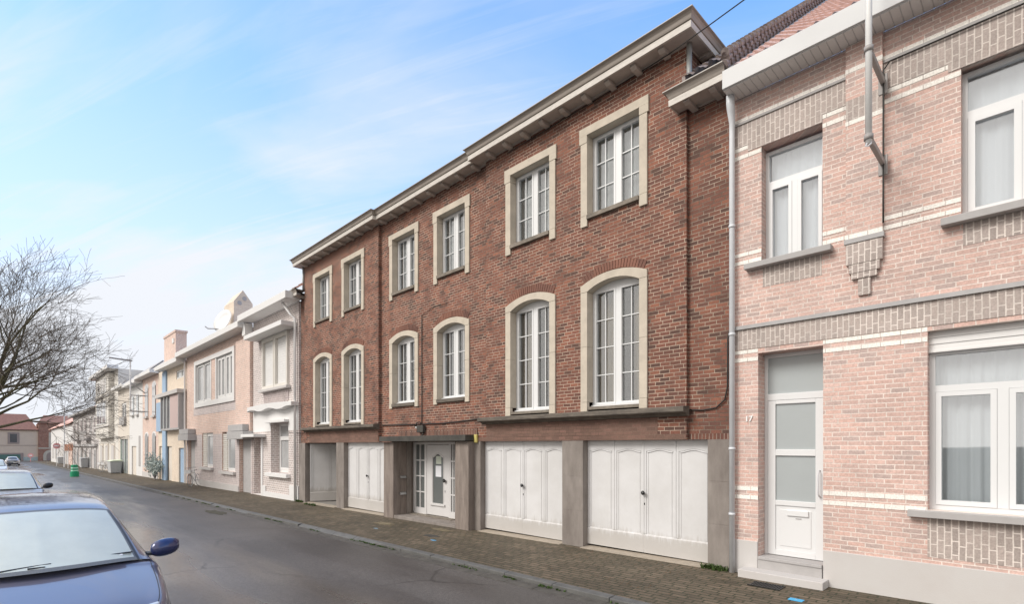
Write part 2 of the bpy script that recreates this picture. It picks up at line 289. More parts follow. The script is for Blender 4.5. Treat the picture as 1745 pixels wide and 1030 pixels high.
# pavement gets moss and dark damp patches
def asphalt():
    m = bpy.data.materials.new('asphalt'); m.use_nodes = True; t = m.node_tree; p = t.nodes['Principled BSDF']
    g = N(t, 'ShaderNodeNewGeometry')
    a = N(t, 'ShaderNodeTexNoise'); a.inputs['Scale'].default_value = 0.35; a.inputs['Detail'].default_value = 5; t.links.new(g.outputs['Position'], a.inputs[0])
    mp = N(t, 'ShaderNodeMapping'); mp.inputs['Scale'].default_value = (0.12, 0.9, 1); t.links.new(g.outputs['Position'], mp.inputs[0])
    l = N(t, 'ShaderNodeTexNoise'); l.inputs['Scale'].default_value = 1.0; l.inputs['Detail'].default_value = 4; t.links.new(mp.outputs[0], l.inputs[0])
    f = N(t, 'ShaderNodeTexNoise'); f.inputs['Scale'].default_value = 95; f.inputs['Detail'].default_value = 3; t.links.new(g.outputs['Position'], f.inputs[0])
    col = ramp(t, l.outputs[0], [(0.3, (0.058, 0.051, 0.046)), (0.7, (0.118, 0.107, 0.098))])
    col = mixc(t, 1.0, col, ramp(t, a.outputs[0], [(0.35, 0.78), (0.65, 1.15)]), 'MULTIPLY')
    col = mixc(t, 1.0, col, ramp(t, f.outputs[0], [(0.3, 0.45), (0.7, 1.65)]), 'MULTIPLY')
    s2 = N(t, 'ShaderNodeSeparateXYZ'); t.links.new(g.outputs['Position'], s2.inputs[0])      # wet sheen put into the colour: worn driving lane paler than the kerb strip
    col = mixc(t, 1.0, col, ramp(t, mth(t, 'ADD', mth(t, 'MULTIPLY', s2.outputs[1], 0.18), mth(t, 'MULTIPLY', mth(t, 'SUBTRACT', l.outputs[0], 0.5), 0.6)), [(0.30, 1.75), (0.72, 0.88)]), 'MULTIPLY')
    md = N(t, 'ShaderNodeTexNoise'); md.inputs['Scale'].default_value = 22; md.inputs['Detail'].default_value = 5; t.links.new(g.outputs['Position'], md.inputs[0])
    col = mixc(t, 1.0, col, ramp(t, md.outputs[0], [(0.3, 0.80), (0.7, 1.22)]), 'MULTIPLY')
    wv = N(t, 'ShaderNodeTexNoise'); wv.inputs['Scale'].default_value = 2.0; wv.inputs['Detail'].default_value = 6; t.links.new(g.outputs['Position'], wv.inputs[0])
    vo = N(t, 'ShaderNodeTexVoronoi'); vo.feature = 'DISTANCE_TO_EDGE'; vo.inputs['Scale'].default_value = 0.42
    t.links.new(mixc(t, 0.28, g.outputs['Position'], wv.outputs[1]), vo.inputs[0])
    crack = ramp(t, vo.outputs[0], [(0.0, 1.0), (0.011, 0.0)])
    crack = mth(t, 'MULTIPLY', crack, ramp(t, a.outputs[0], [(0.52, 0.0), (0.62, 0.75)]))
    col = mixc(t, crack, col, (0.02, 0.018, 0.016))
    t.links.new(col, p.inputs['Base Color'])
    sy = N(t, 'ShaderNodeSeparateXYZ'); t.links.new(g.outputs['Position'], sy.inputs[0])
    wet = ramp(t, mth(t, 'ADD', mth(t, 'MULTIPLY', sy.outputs[1], 0.16), mth(t, 'MULTIPLY', mth(t, 'SUBTRACT', l.outputs[0], 0.5), 0.7)), [(0.34, 1.0), (0.62, 0.0)])
    t.links.new(mth(t, 'SUBTRACT', ramp(t, l.outputs[0], [(0.3, 0.42), (0.55, 0.50), (0.75, 0.60)]), mth(t, 'MULTIPLY', wet, 0.33)), p.inputs['Roughness'])
    b = N(t, 'ShaderNodeBump'); b.inputs['Strength'].default_value = 0.35; b.inputs['Distance'].default_value = 0.004
    t.links.new(mth(t, 'SUBTRACT', f.outputs[0], crack), b.inputs['Height']); t.links.new(b.outputs[0], p.inputs['Normal'])
    p.inputs['Specular IOR Level'].default_value = 0.55
    M['asphalt'] = m
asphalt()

# ------------------------------------------------------------------ mesh helpers
ORG = {}
class MB:
    def __init__(s): s.v = []; s.f = []
    def quad(s, *p):
        n = len(s.v); s.v += [tuple(q) for q in p]; s.f.append(tuple(range(n, n + len(p)))); return s
    def box(s, x0, x1, y0, y1, z0, z1):
        if x0 > x1: x0, x1 = x1, x0
        if y0 > y1: y0, y1 = y1, y0
        if z0 > z1: z0, z1 = z1, z0
        n = len(s.v)
        s.v += [(x0,y0,z0),(x1,y0,z0),(x1,y1,z0),(x0,y1,z0),(x0,y0,z1),(x1,y0,z1),(x1,y1,z1),(x0,y1,z1)]
        s.f += [(n,n+3,n+2,n+1),(n+4,n+5,n+6,n+7),(n,n+1,n+5,n+4),(n+1,n+2,n+6,n+5),(n+2,n+3,n+7,n+6),(n+3,n,n+4,n+7)]
        return s
    def hexa(s, a, b):          # two rings of 4 points
        n = len(s.v); s.v += [tuple(q) for q in a] + [tuple(q) for q in b]
        s.f += [(n,n+1,n+2,n+3),(n+7,n+6,n+5,n+4)] + [(n+i, n+4+i, n+4+(i+1)%4, n+(i+1)%4) for i in range(4)]
        return s
    def prism(s, poly, axis, a, b):   # poly of 2D points extruded along axis
        n = len(s.v); k = len(poly)
        def P(q, h):
            return (h, q[0], q[1]) if axis == 'x' else ((q[0], h, q[1]) if axis == 'y' else (q[0], q[1], h))
        s.v += [P(q, a) for q in poly] + [P(q, b) for q in poly]
        s.f += [tuple(range(n, n+k)), tuple(range(n+2*k-1, n+k-1, -1))] + [(n+i, n+k+i, n+k+(i+1)%k, n+(i+1)%k) for i in range(k)]
        return s
    def tube(s, pts, r, seg=8, cap=True):
        pts = [Vector(p) for p in pts]
        rs = r if isinstance(r, (list, tuple)) else [r] * len(pts)
        n0 = len(s.v); up = None
        for i, p in enumerate(pts):
            t = (pts[min(i+1, len(pts)-1)] - pts[max(i-1, 0)]).normalized()
            if up is None or abs(t.dot(up)) > 0.95: up = Vector((0,0,1)) if abs(t.z) < 0.9 else Vector((0,1,0))
            a = t.cross(up).normalized(); b = a.cross(t).normalized()
            for k in range(seg):
                w = 2*math.pi*k/seg; s.v.append(tuple(p + (a*math.cos(w) + b*math.sin(w)) * rs[i]))
        for i in range(len(pts)-1):
            for k in range(seg):
                s.f.append((n0+i*seg+k, n0+(i+1)*seg+k, n0+(i+1)*seg+(k+1)%seg, n0+i*seg+(k+1)%seg))
        if cap:
            s.f.append(tuple(n0+k for k in range(seg))); s.f.append(tuple(n0+(len(pts)-1)*seg+k for k in reversed(range(seg))))
        return s
    def lathe(s, c, prof, seg=24, axis='z'):
        n0 = len(s.v)
        for (r, h) in prof:
            for k in range(seg):
                w = 2*math.pi*k/seg; a, b = r*math.cos(w), r*math.sin(w)
                q = (a, b, h) if axis == 'z' else ((a, h, b) if axis == 'y' else (h, a, b))
                s.v.append((c[0]+q[0], c[1]+q[1], c[2]+q[2]))
        for i in range(len(prof)-1):
            for k in range(seg):
                s.f.append((n0+i*seg+k, n0+i*seg+(k+1)%seg, n0+(i+1)*seg+(k+1)%seg, n0+(i+1)*seg+k))
        s.f.append(tuple(n0+k for k in reversed(range(seg)))); s.f.append(tuple(n0+(len(prof)-1)*seg+k for k in range(seg)))
        return s
    def grid(s, rows, closed=False):
        n0 = len(s.v); w = len(rows[0])
        for r in rows: s.v += [tuple(p) for p in r]
        for i in range(len(rows)-1):
            for j in range(w-1):
                s.f.append((n0+i*w+j, n0+i*w+j+1, n0+(i+1)*w+j+1, n0+(i+1)*w+j))
        return s
    def xf(s, m):
        s.v = [tuple(m @ Vector(p)) for p in s.v]; return s
    def build(s, name, material, parent=None, bevel=0.0, smooth=False, label=None, kind=None, recalc=True):
        o0 = ORG.get(parent.name, Vector((0,0,0))) if parent else Vector((0,0,0))
        if not parent:
            xs = [p[0] for p in s.v]; ys = [p[1] for p in s.v]; zs = [p[2] for p in s.v]
            o0 = Vector(((min(xs)+max(xs))/2, (min(ys)+max(ys))/2, min(zs)))
        me = bpy.data.meshes.new(name)
        me.from_pydata([(p[0]-o0.x, p[1]-o0.y, p[2]-o0.z) for p in s.v], [], s.f)
        if recalc:
            b = bmesh.new(); b.from_mesh(me); bmesh.ops.recalc_face_normals(b, faces=b.faces); b.to_mesh(me); b.free()
        me.materials.append(M[material]); me.update()
        if smooth: me.polygons.foreach_set('use_smooth', [True]*len(me.polygons))
        o = bpy.data.objects.new(name, me); C.objects.link(o)
        if parent: o.parent = parent
        else: o.location = o0
        ORG[o.name] = o0
        if bevel:
            m = o.modifiers.new('bevel', 'BEVEL'); m.width = bevel; m.segments = 2; m.limit_method = 'ANGLE'; m.angle_limit = R(40); m.harden_normals = False
        if label: o['label'] = label
        if kind: o['kind'] = kind
        return o
def thing(name, label, cat, loc, group=None):
    o = bpy.data.objects.new(name, None); C.objects.link(o); o.location = loc; o.empty_display_size = 0.3
    o['label'] = label; o['category'] = cat
    if group: o['group'] = group
    ORG[o.name] = Vector(loc); return o
def tag(o, label, cat, group=None):
    o['label'] = label; o['category'] = cat
    if group: o['group'] = group
    return o
def gz(x): return 0.01 * (x + 3.45) if x > -168 else 0.01 * (-168 + 3.45)

def wall_front(mb, x0, x1, z0, z1, Y, ops, dep=0.25):
    xs = sorted(set([x0, x1] + [o[0] for o in ops] + [o[1] for o in ops])); zs = sorted(set([z0, z1] + [o[2] for o in ops] + [o[3] for o in ops]))
    xs = [x for x in xs if x0 <= x <= x1]; zs = [z for z in zs if z0 <= z <= z1]
    for a, b in zip(xs, xs[1:]):
        for c, d_ in zip(zs, zs[1:]):
            mx, mz = (a+b)/2, (c+d_)/2
            if any(o[0] < mx < o[1] and o[2] < mz < o[3] for o in ops): continue
            mb.quad((a,Y,c),(b,Y,c),(b,Y,d_),(a,Y,d_))
    for (a, b, c, d_) in ops:
        mb.quad((a,Y,c),(a,Y,d_),(a,Y+dep,d_),(a,Y+dep,c)); mb.quad((b,Y,c),(b,Y+dep,c),(b,Y+dep,d_),(b,Y,d_))
        mb.quad((a,Y,d_),(b,Y,d_),(b,Y+dep,d_),(a,Y+dep,d_)); mb.quad((a,Y,c),(a,Y+dep,c),(b,Y+dep,c),(b,Y,c))
    return mb

def curtain_mb(x0, x1, y, z0, z1, folds=None, amp=0.03, seed=0):
    rnd = random.Random(seed); n = max(8, int((x1-x0)/0.02)); ph = rnd.random()*6; fr = (folds or (x1-x0)*9)
    def off(t): return amp*math.sin(2*math.pi*fr*t + ph) + amp*0.5*math.sin(2*math.pi*fr*2.3*t + ph*2)
    rows = []
    for z, k in ((z0, 1.25), ((z0+z1)/2, 1.0), (z1, 0.6)):
        rows.append([(x0+(x1-x0)*i/n, y+off(i/n)*k, z) for i in range(n+1)])
    return MB().grid(rows)

WSEED = [0]
def window(house, x0, x1, z0, z1, Y, rows=3, cols=2, leaves=2, fm='white_pvc', gm='window_glass', name='window', transom=None,
           fw=0.05, lw=0.045, mull=0.075, curtain='curtain_grey', side=None, room=True, muntin=True, label=None, depth=0.45, solid=None, cy=0.30, camp=0.03, folds=None):
    """a casement in the plane Y; frame is the part, glass, muntins and curtain its sub-parts"""
    WSEED[0] += 1
    f = MB(); th = 0.07
    f.box(x0, x0+fw, Y, Y+th, z0, z1).box(x1-fw, x1, Y, Y+th, z0, z1).box(x0+fw, x1-fw, Y, Y+th, z1-fw, z1).box(x0+fw, x1-fw, Y, Y+th, z0, z0+fw)
    zt = z1-fw
    if transom:
        f.box(x0+fw, x1-fw, Y-0.004, Y+th, transom-0.04, transom+0.04); zt = transom-0.04
    ix0, ix1, iz0 = x0+fw, x1-fw, z0+fw
    w = (ix1-ix0-(leaves-1)*mull)/leaves
    mt = MB()
    for i in range(leaves):
        a = ix0+i*(w+mull); b = a+w
        if i: f.box(a-mull, a, Y-0.006, Y+th, iz0, zt)
        f.box(a+0.003, a+lw, Y-0.012, Y+th-0.012, iz0+0.003, zt-0.003).box(b-lw, b-0.003, Y-0.012, Y+th-0.012, iz0+0.003, zt-0.003)
        f.box(a+lw, b-lw, Y-0.012, Y+th-0.012, zt-lw, zt-0.003).box(a+lw, b-lw, Y-0.012, Y+th-0.012, iz0+0.003, iz0+lw)
        if muntin:
            ga, gb, gc, gd = a+lw, b-lw, iz0+lw, zt-lw
            for k in range(1, cols): mt.box((ga+(gb-ga)*k/cols)-0.009, (ga+(gb-ga)*k/cols)+0.009, Y+0.010, Y+0.030, gc, gd)
            for k in range(1, rows): mt.box(ga, gb, Y+0.008, Y+0.032, gc+(gd-gc)*k/rows-0.009, gc+(gd-gc)*k/rows+0.009)
    fo = f.build(name, fm, house, label=label)
    g = MB().box(x0+fw*0.5, x1-fw*0.5, Y+0.036, Y+0.042, z0+fw*0.5, z1-fw*0.5)
    g.build('pane', solid or gm, fo)
    if mt.v: mt.build('muntin_bars', fm, fo)
    if solid: return fo
    if side:
        cw = (x1-x0)*0.30
        curtain_mb(x0+0.02, x0+cw+0.1, Y+0.22, z0, z1, folds=3, seed=WSEED[0]).build('curtain', side, fo, smooth=True)
        curtain_mb(x1-cw, x1-0.02, Y+0.22, z0, z1, folds=3, seed=WSEED[0]+50).build('curtain', side, fo, smooth=True)
    if curtain:
        curtain_mb(x0+0.02, x1-0.02, Y+cy, z0, z1, folds=folds, amp=camp, seed=WSEED[0]+9).build('curtain', curtain, fo, smooth=True)
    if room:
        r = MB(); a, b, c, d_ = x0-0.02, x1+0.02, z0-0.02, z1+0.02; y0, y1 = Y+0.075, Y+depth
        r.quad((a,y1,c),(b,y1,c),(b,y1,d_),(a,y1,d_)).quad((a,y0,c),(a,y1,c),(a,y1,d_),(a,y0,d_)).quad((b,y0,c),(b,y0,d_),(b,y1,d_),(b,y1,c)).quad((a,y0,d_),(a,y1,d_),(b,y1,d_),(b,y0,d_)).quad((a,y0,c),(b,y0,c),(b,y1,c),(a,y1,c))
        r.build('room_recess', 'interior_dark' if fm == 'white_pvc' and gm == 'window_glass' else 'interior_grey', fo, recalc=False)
    return fo

def tile_roof(x0, x1, y0, z0, slope, length, rowl=0.32, tw=0.22, amp=0.022):
    m = MB(); nx = max(4, int((x1-x0)/tw*6)); nr = int(length/rowl)
    c, s_ = math.cos(slope), math.sin(slope); rows = []
    for r_ in range(nr):
        for k, up in ((0, 0.035), (1, 0.0)):
            t = (r_+k)*rowl; row = []
            for i in range(nx+1):
                x = x0+(x1-x0)*i/nx; ph = (x % tw)/tw
                h = up + amp*(math.sin(ph*2*math.pi) + 0.5*math.sin(ph*4*math.pi))
                row.append((x, y0+t*c-h*s_, z0+t*s_+h*c))
            rows.append(row)
    return m.grid(rows)

# ------------------------------------------------------------------ the setting: ground, road, pavement
def sheet(name, x0, x1, ys, dz, material, kind='structure', step=6.0, recalc=False):
    m = MB(); n = max(1, int(abs(x1-x0)/step)); rows = []
    for i in range(n+1):
        x = x0+(x1-x0)*i/n; rows.append([(x, y, gz(x)+dz) for y in ys])
    o = m.grid(rows).build(name, material, recalc=True)
    o['kind'] = kind; return o
m = MB(); rows = []
for x in (-1500, -400, -168, -100, -50, 0, 60, 400, 1500):
    rows.append([(x, y, gz(min(x, 60))-0.26) for y in (-1500, -200, 0, 200, 1500)])
g = m.grid(rows).build('ground', 'soil'); g['kind'] = 'structure'
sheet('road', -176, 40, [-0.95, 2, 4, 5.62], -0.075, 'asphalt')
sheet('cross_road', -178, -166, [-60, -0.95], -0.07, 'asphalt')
sheet('pavement', -163, 40, [5.86, 6.5, 7.5, 8.3, 9.4], 0.0, 'paving')
sheet('far_pavement', -163, 40, [-6.0, -3, -1.09], 0.0, 'paving')
def yk(x): return 5.86
m = MB(); x = 20.0
rk = random.Random(3)
while x > -162:
    L = 1.0 if x > -60 else 4.0
    j = rk.uniform(-0.006, 0.006); k = rk.uniform(-0.006, 0.006)
    low = -0.05 if (-13.2 < x < -9.6 or -22.0 < x < -17.5) else 0.0
    a, b = x-L+0.008, x
    m.hexa([(a, 5.74+j, gz(a)-0.3), (b, 5.74+j, gz(b)-0.3), (b, 5.74+j, gz(b)+k-0.008+low), (a, 5.74+j, gz(a)+k-0.008+low)],
           [(a, 5.88, gz(a)-0.3), (b, 5.88, gz(b)-0.3), (b, 5.88, gz(b)+0.006), (a, 5.88, gz(a)+0.006)])
    x -= L
o = m.build('kerb', 'kerb', bevel=0.012); o['kind'] = 'structure'
m = MB(); x = 20.0
while x > -162:
    L = 0.6 if x > -40 else 4.0; j = rk.uniform(-0.004, 0.004); a, b = x-L+0.006, x
    m.hexa([(a,5.52,gz(a)-0.3),(b,5.52,gz(b)-0.3),(b,5.52,gz(b)-0.072+j),(a,5.52,gz(a)-0.072+j)], [(a,5.735,gz(a)-0.3),(b,5.735,gz(b)-0.3),(b,5.735,gz(b)-0.062+j),(a,5.735,gz(a)-0.062+j)])
    x -= L
o = m.build('gutter_strip', 'gutter_concrete'); o['kind'] = 'structure'
m = MB(); a, b = -163, 30
m.hexa([(a,-1.11,gz(a)-0.3),(b,-1.11,gz(b)-0.3),(b,-1.11,gz(b)+0.004),(a,-1.11,gz(a)+0.004)], [(a,-0.96,gz(a)-0.3),(b,-0.96,gz(b)-0.3),(b,-0.96,gz(b)),(a,-0.96,gz(a))])
o = m.build('far_kerb', 'kerb'); o['kind'] = 'structure'

# grass and moss tufts along the kerb and wall foot
def tufts(spots, n, h, name, material, label, cat, seed=1):
    r = random.Random(seed); m = MB()
    for _ in range(n):
        x0, x1, y0, y1, dz = r.choice(spots)
        x = r.uniform(x0, x1); y = r.uniform(y0, y1); z = gz(x)+dz
        for b in range(r.randint(3, 7)):
            a = r.uniform(0, 6.28); l = h*r.uniform(0.4, 1.2); w = 0.004+0.004*r.random(); lx, ly = math.cos(a)*l*0.7, math.sin(a)*l*0.7
            px, py = -math.sin(a)*w, math.cos(a)*w
            bx, by = x+r.uniform(-.02,.02), y+r.uniform(-.02,.02)
            m.quad((bx-px,by-py,z),(bx+px,by+py,z),(bx+lx*.5+px,by+ly*.5+py,z+l*.7),(bx+lx*.5-px,by+ly*.5-py,z+l*.7))
            m.quad((bx+lx*.5-px,by+ly*.5-py,z+l*.7),(bx+lx*.5+px,by+ly*.5+py,z+l*.7),(bx+lx,by+ly,z+l*.8))
    o = m.build(name, material, recalc=False); o['kind'] = 'stuff'; o['label'] = label; o['category'] = cat
kr = random.Random(11); sp = []
x = -3.5
while x > -30:
    l = kr.uniform(0.15, 0.9)
    if kr.random() < 0.62: sp.append((x-l, x, 5.69, 5.74, -0.062))
    x -= l + kr.uniform(0.0, 0.8)
tufts(sp, 340, 0.034, 'grass_tufts', 'grass', 'short green grass growing in the joint along the kerb', 'grass')
tufts([(-3.9,-3.5,8.16,8.28,0.0), (-20.2,-19.7,8.2,8.28,0), (-18.9,-18.0,7.9,8.1,0), (-3.9,-3.5,8.2,8.28,0)], 120, 0.09, 'wall_foot_weeds', 'grass', 'green weeds growing at the foot of the stone pillar beside the downpipe', 'weeds', 5)
m = MB(); r = random.Random(9)
for _ in range(260):
    x = r.choice([r.gauss(-4.2, 0.25), r.gauss(-6.0, 0.5), r.uniform(-6.4, -3.9), r.uniform(-9, -2)]); y = r.choice([8.2, 8.1, 7.6, 6.6]) + r.uniform(-0.25, 0.08)
    if y > 8.28: continue
    a = r.uniform(0, 6.28); s_ = r.uniform(0.006, 0.018); z = gz(x)+0.006
    m.quad(*[(x+s_*math.cos(a+k*1.57)*(1 if k%2 else .6), y+s_*math.sin(a+k*1.57)*(1 if k%2 else .6), z+(k%2)*0.004) for k in range(4)])
o = m.build('leaf_litter', 'leaf_litter', recalc=False); o['kind'] = 'stuff'; o['label'] = 'dry brown leaf crumbs scattered below the white garage doors'; o['category'] = 'leaves'

def blob(name, cx, cy, rx, ry, material, seed, dz=0.004, label=None, cat=None, kind=None, n=18):
    r = random.Random(seed); m = MB(); pts = []
    for k in range(n):
        a = 2*math.pi*k/n; q = 1+r.uniform(-.3,.25); x, y = cx+rx*q*math.cos(a), cy+ry*q*math.sin(a); pts.append((x, y, gz(x)+dz))
    m.quad(*pts); o = m.build(name, material, recalc=False)
    if kind: o['kind'] = kind
    if label: tag(o, label, cat)
    return o
blob('bare_patch', -12.35, 7.35, 0.42, 0.16, 'bare_patch', 1, kind='structure')
blob('bare_patch', -10.35, 7.75, 0.38, 0.12, 'bare_patch', 2, kind='structure')
blob('road_patch', -19.3, 5.2, 0.9, 0.22, 'soil', 3, dz=-0.069, kind='structure')
blob('paint_mark', -11.7, 6.75, 0.12, 0.06, 'chalk_blue', 4, label='faded pale blue survey paint mark near the kerb before the entrance', cat='paint mark')
blob('paint_mark', -9.24, 6.72, 0.09, 0.035, 'tarp_blue', 5, label='small bright blue survey paint mark in front of the left large garage door', cat='paint mark')
blob('manhole_cover', -9.75, 7.05, 0.24, 0.12, 'black_ledge', 6, label='dark small cover set in the pavement beside the bright blue paint mark', cat='cover')

t = thing('drain_grate', 'black drain grate in the pavement in front of the white door steps', 'drain', (-2.72, 7.74, gz(-2.7)))
z0 = gz(-2.7)
MB().box(-2.93, -2.52, 7.62, 7.86, z0+0.001, z0+0.005).build('tray', 'car_black', t)
m = MB()
for i in range(13): m.box(-2.92+i*0.0325, -2.905+i*0.0325, 7.63, 7.85, z0+0.005, z0+0.014)
m.box(-2.94, -2.51, 7.61, 7.63, z0+0.002, z0+0.016).box(-2.94, -2.51, 7.85, 7.87, z0+0.002, z0+0.016)
m.build('bars', 'black_metal', t)
t = thing('valve_cover', 'bright blue square water valve cover in the pavement near the drain grate', 'cover', (-2.2, 7.3, gz(-2.2)))
z0 = gz(-2.2)
MB().box(-2.29, -2.12, 7.24, 7.35, z0+0.001, z0+0.009).build('lid', 'tarp_blue', t, bevel=0.003)
MB().box(-2.215, -2.195, 7.285, 7.305, z0+0.0095, z0+0.013).build('knob', 'pale_blue', t)

# ------------------------------------------------------------------ main brown brick building
YB, YC, YS = 8.30, 8.40, 8.38
XL0, XL1, XC1, XR1, XE0, XE1 = -19.63, -14.23, -9.30, -4.21, -20.14, -3.46
H = thing('apartment_building', 'dark red brown brick apartment building with cream window surrounds and white garage doors', 'building', (-11.8, YB, gz(-11.8)))
UP = [(-18.045, YB), (-15.83, YB), (-12.98, YC), (-10.755, YC), (-7.85, YB), (-5.69, YB)]
up_op, lo_op = {}, {}
hw_in = 0.59
def ops_for(idx):
    out = []
    for i in idx:
        cx_, _ = UP[i]
        out.append((cx_-0.62, cx_+0.62, 6.50, 8.16))
        out.append((cx_-0.62, cx_+0.62, (3.22 if i in (2, 3) else 2.675), 5.22))
    return out
w = MB()
wall_front(w, XL0, XL1, 2.10, 8.80, YB, ops_for((0, 1)), 0.06)
wall_front(w, XL1, XC1, 2.10, 8.80, YC, ops_for((2, 3)), 0.06)
wall_front(w, XC1, XR1, 2.10, 8.80, YB, ops_for((4, 5)), 0.06)
w.quad((XL1,YB,2.1),(XL1,YC,2.1),(XL1,YC,8.8),(XL1,YB,8.8)).quad((XC1,YB,2.1),(XC1,YB,8.8),(XC1,YC,8.8),(XC1,YC,2.1))
w.build('wall', 'red_brick', H, recalc=False)
# end strips, side walls, underside of the upper wall
w = MB()
w.quad((XR1,YS,2.1),(XE1,YS,2.1),(XE1,YS,7.75),(XR1,YS,7.75))
w.quad((XR1,YB,2.1),(XR1,YS,2.1),(XR1,YS,8.8),(XR1,YB,8.8)).quad((XR1,YS,7.6),(XR1,17,7.6),(XR1,17,8.8),(XR1,YS,8.8))
w.build('end_wall', 'side_brick', H, recalc=False); w = MB().quad((XE0,YS,2.1),(XL0,YS,2.1),(XL0,YS,7.75),(XE0,YS,7.75))
w.quad((XL0,YB,2.1),(XL0,YB,8.8),(XL0,YS,8.8),(XL0,YS,2.1)).quad((XL0,YS,7.6),(XL0,YS,8.8),(XL0,17,8.8),(XL0,17,7.6))
w.build('end_wall', 'side_brick', H, recalc=False)
w = MB().quad((XE0,YB,2.1),(XE1,YB,2.1),(XE1,8.9,2.1),(XE0,8.9,2.1)); w.build('ceiling_slab', 'soffit_paint', H, recalc=False)
w = MB().quad((XE0,17,-1),(XE1,17,-1),(XE1,17,8.9),(XE0,17,8.9)).quad((XE0,YS,2.1),(XE0,17,2.1),(XE0,17,7.7),(XE0,YS,7.7)).quad((XE1,YS,2.1),(XE1,YS,7.7),(XE1,17,7.7),(XE1,17,2.1)).quad((XE0+.02,8.95,-.4),(XE0+.02,17,-.4),(XE0+.02,17,2.1),(XE0+.02,8.95,2.1)).quad((XE1-.02,8.3,-.4),(XE1-.02,8.3,2.1),(XE1-.02,17,2.1),(XE1-.02,17,-.4))
w.build('rear_wall', 'side_brick', H, recalc=False)
MB().box(XL0-0.25, XR1+0.25, 8.05, 17.05, 8.93, 8.97).build('roof', 'bitumen', H)

def arc_pts(cx_, hw, zs, rise, n=14):
    R_ = (hw*hw + rise*rise)/(2*rise); out = []
    for i in range(n+1):
        x_ = -hw + 2*hw*i/n; out.append((cx_+x_, zs + rise - R_ + math.sqrt(R_*R_-x_*x_)))
    return out
def surround(win, cx_, Y, kind):
    m = MB(); y0, y1 = Y-0.035, Y+0.16; jo, ji = 0.745, 0.585
    m2 = MB()
    if kind == 'up':
        zt, zi, zf = 8.28, 8.125, 6.33
        m.box(cx_-jo-0.03, cx_+jo+0.03, y0-0.006, y1, zi, zt)
        for s_ in (-1, 1):
            a, b = sorted((cx_+s_*ji, cx_+s_*(jo+0.03)))
            m.box(a, b, y0-0.006, y1, 7.98, zi-0.0)
            a, b = sorted((cx_+s_*ji, cx_+s_*jo))
            m.box(a, b, y0, y1, 6.545, 7.975); m.box(a, b, y0-0.004, y1-0.12, zf, 6.54)
        sill = MB().box(cx_-ji+0.004, cx_+ji-0.004, y0-0.03, y1, 6.455, 6.535)
    else:
        zs = 5.03; zf = 2.675 if kind == 'low' else 3.10
        zj = 3.95 if kind == 'low' else 4.15
        inner = arc_pts(cx_, ji, zs, 0.15); outer = arc_pts(cx_, jo, zs+0.125, 0.165)
        for i in range(14):
            a, b = inner[i], inner[i+1]; c, d_ = outer[i+1], outer[i]
            m.hexa([(a[0],y0-.004,a[1]),(b[0],y0-.004,b[1]),(c[0],y0-.004,c[1]),(d_[0],y0-.004,d_[1])], [(a[0],y1,a[1]),(b[0],y1,b[1]),(c[0],y1,c[1]),(d_[0],y1,d_[1])])
        for s_ in (-1, 1):
            a, b = sorted((cx_+s_*ji, cx_+s_*jo))
            e = (cx_+s_*ji, cx_+s_*jo)
            m.prism([(e[0], zs), (e[1], zs), (e[1], zs+0.128), (e[0], zs+0.002)], 'y', y0-.004, y1)
            m.box(a, b, y0, y1, zj+0.005, zs-0.005)
            m.box(a, b, y0, y1, (2.86 if kind == 'low' else 3.235), zj)
            m.box(a, b, y0-0.004, y1-0.12, zf, (2.855 if kind == 'low' else 3.23))
        sz = 2.70 if kind == 'low' else 3.20
        sill = MB().box(cx_-ji+0.004, cx_+ji-0.004, y0-(0.0 if kind == 'low' else .03), y1, sz-(0.0 if kind == 'low' else .06), sz+(0.06 if kind == 'low' else 0.03))
        # rubbed brick arch of soldier bricks
        nb = 22; io = arc_pts(cx_, 0.66, zs+0.150, 0.162, nb); R2 = (0.66**2+0.162**2)/(2*0.162); cz = zs+0.150+0.162-R2
        ab = MB()
        for i in range(nb):
            a, b = io[i], io[i+1]
            def out(p, l): v_ = Vector((p[0]-cx_, p[1]-cz)); v_ = v_*(1+l/v_.length); return (cx_+v_.x, cz+v_.y)
            g_ = 0.006; a = (a[0]+g_, a[1]); b = (b[0]-g_, b[1]); c, d_ = out(b, 0.165+random.uniform(-.006,.006)), out(a, 0.165)
            yy = Y-0.010-random.uniform(0, .004)
            ab.hexa([(a[0],yy,a[1]+.004),(b[0],yy,b[1]+.004),(c[0],yy,c[1]),(d_[0],yy,d_[1])], [(a[0],Y+.02,a[1]),(b[0],Y+.02,b[1]),(c[0],Y+.02,c[1]),(d_[0],Y+.02,d_[1])])
        ab.build('brick_arch', 'arch_brick', win)
    m.build('stone_surround', 'stone', win, bevel=0.004)
    sill.build('window_sill', 'sill_stone' if kind != 'mid' else 'dark_stone', win, bevel=0.004)
for i, (cx_, Y) in enumerate(UP):
    wi = window(H, cx_-0.595, cx_+0.595, 6.535, 8.14, Y+0.165, rows=3, side=None, curtain='blind_grey', mull=0.085, cy=0.14, camp=0.006, folds=3)
    surround(wi, cx_, Y, 'up')
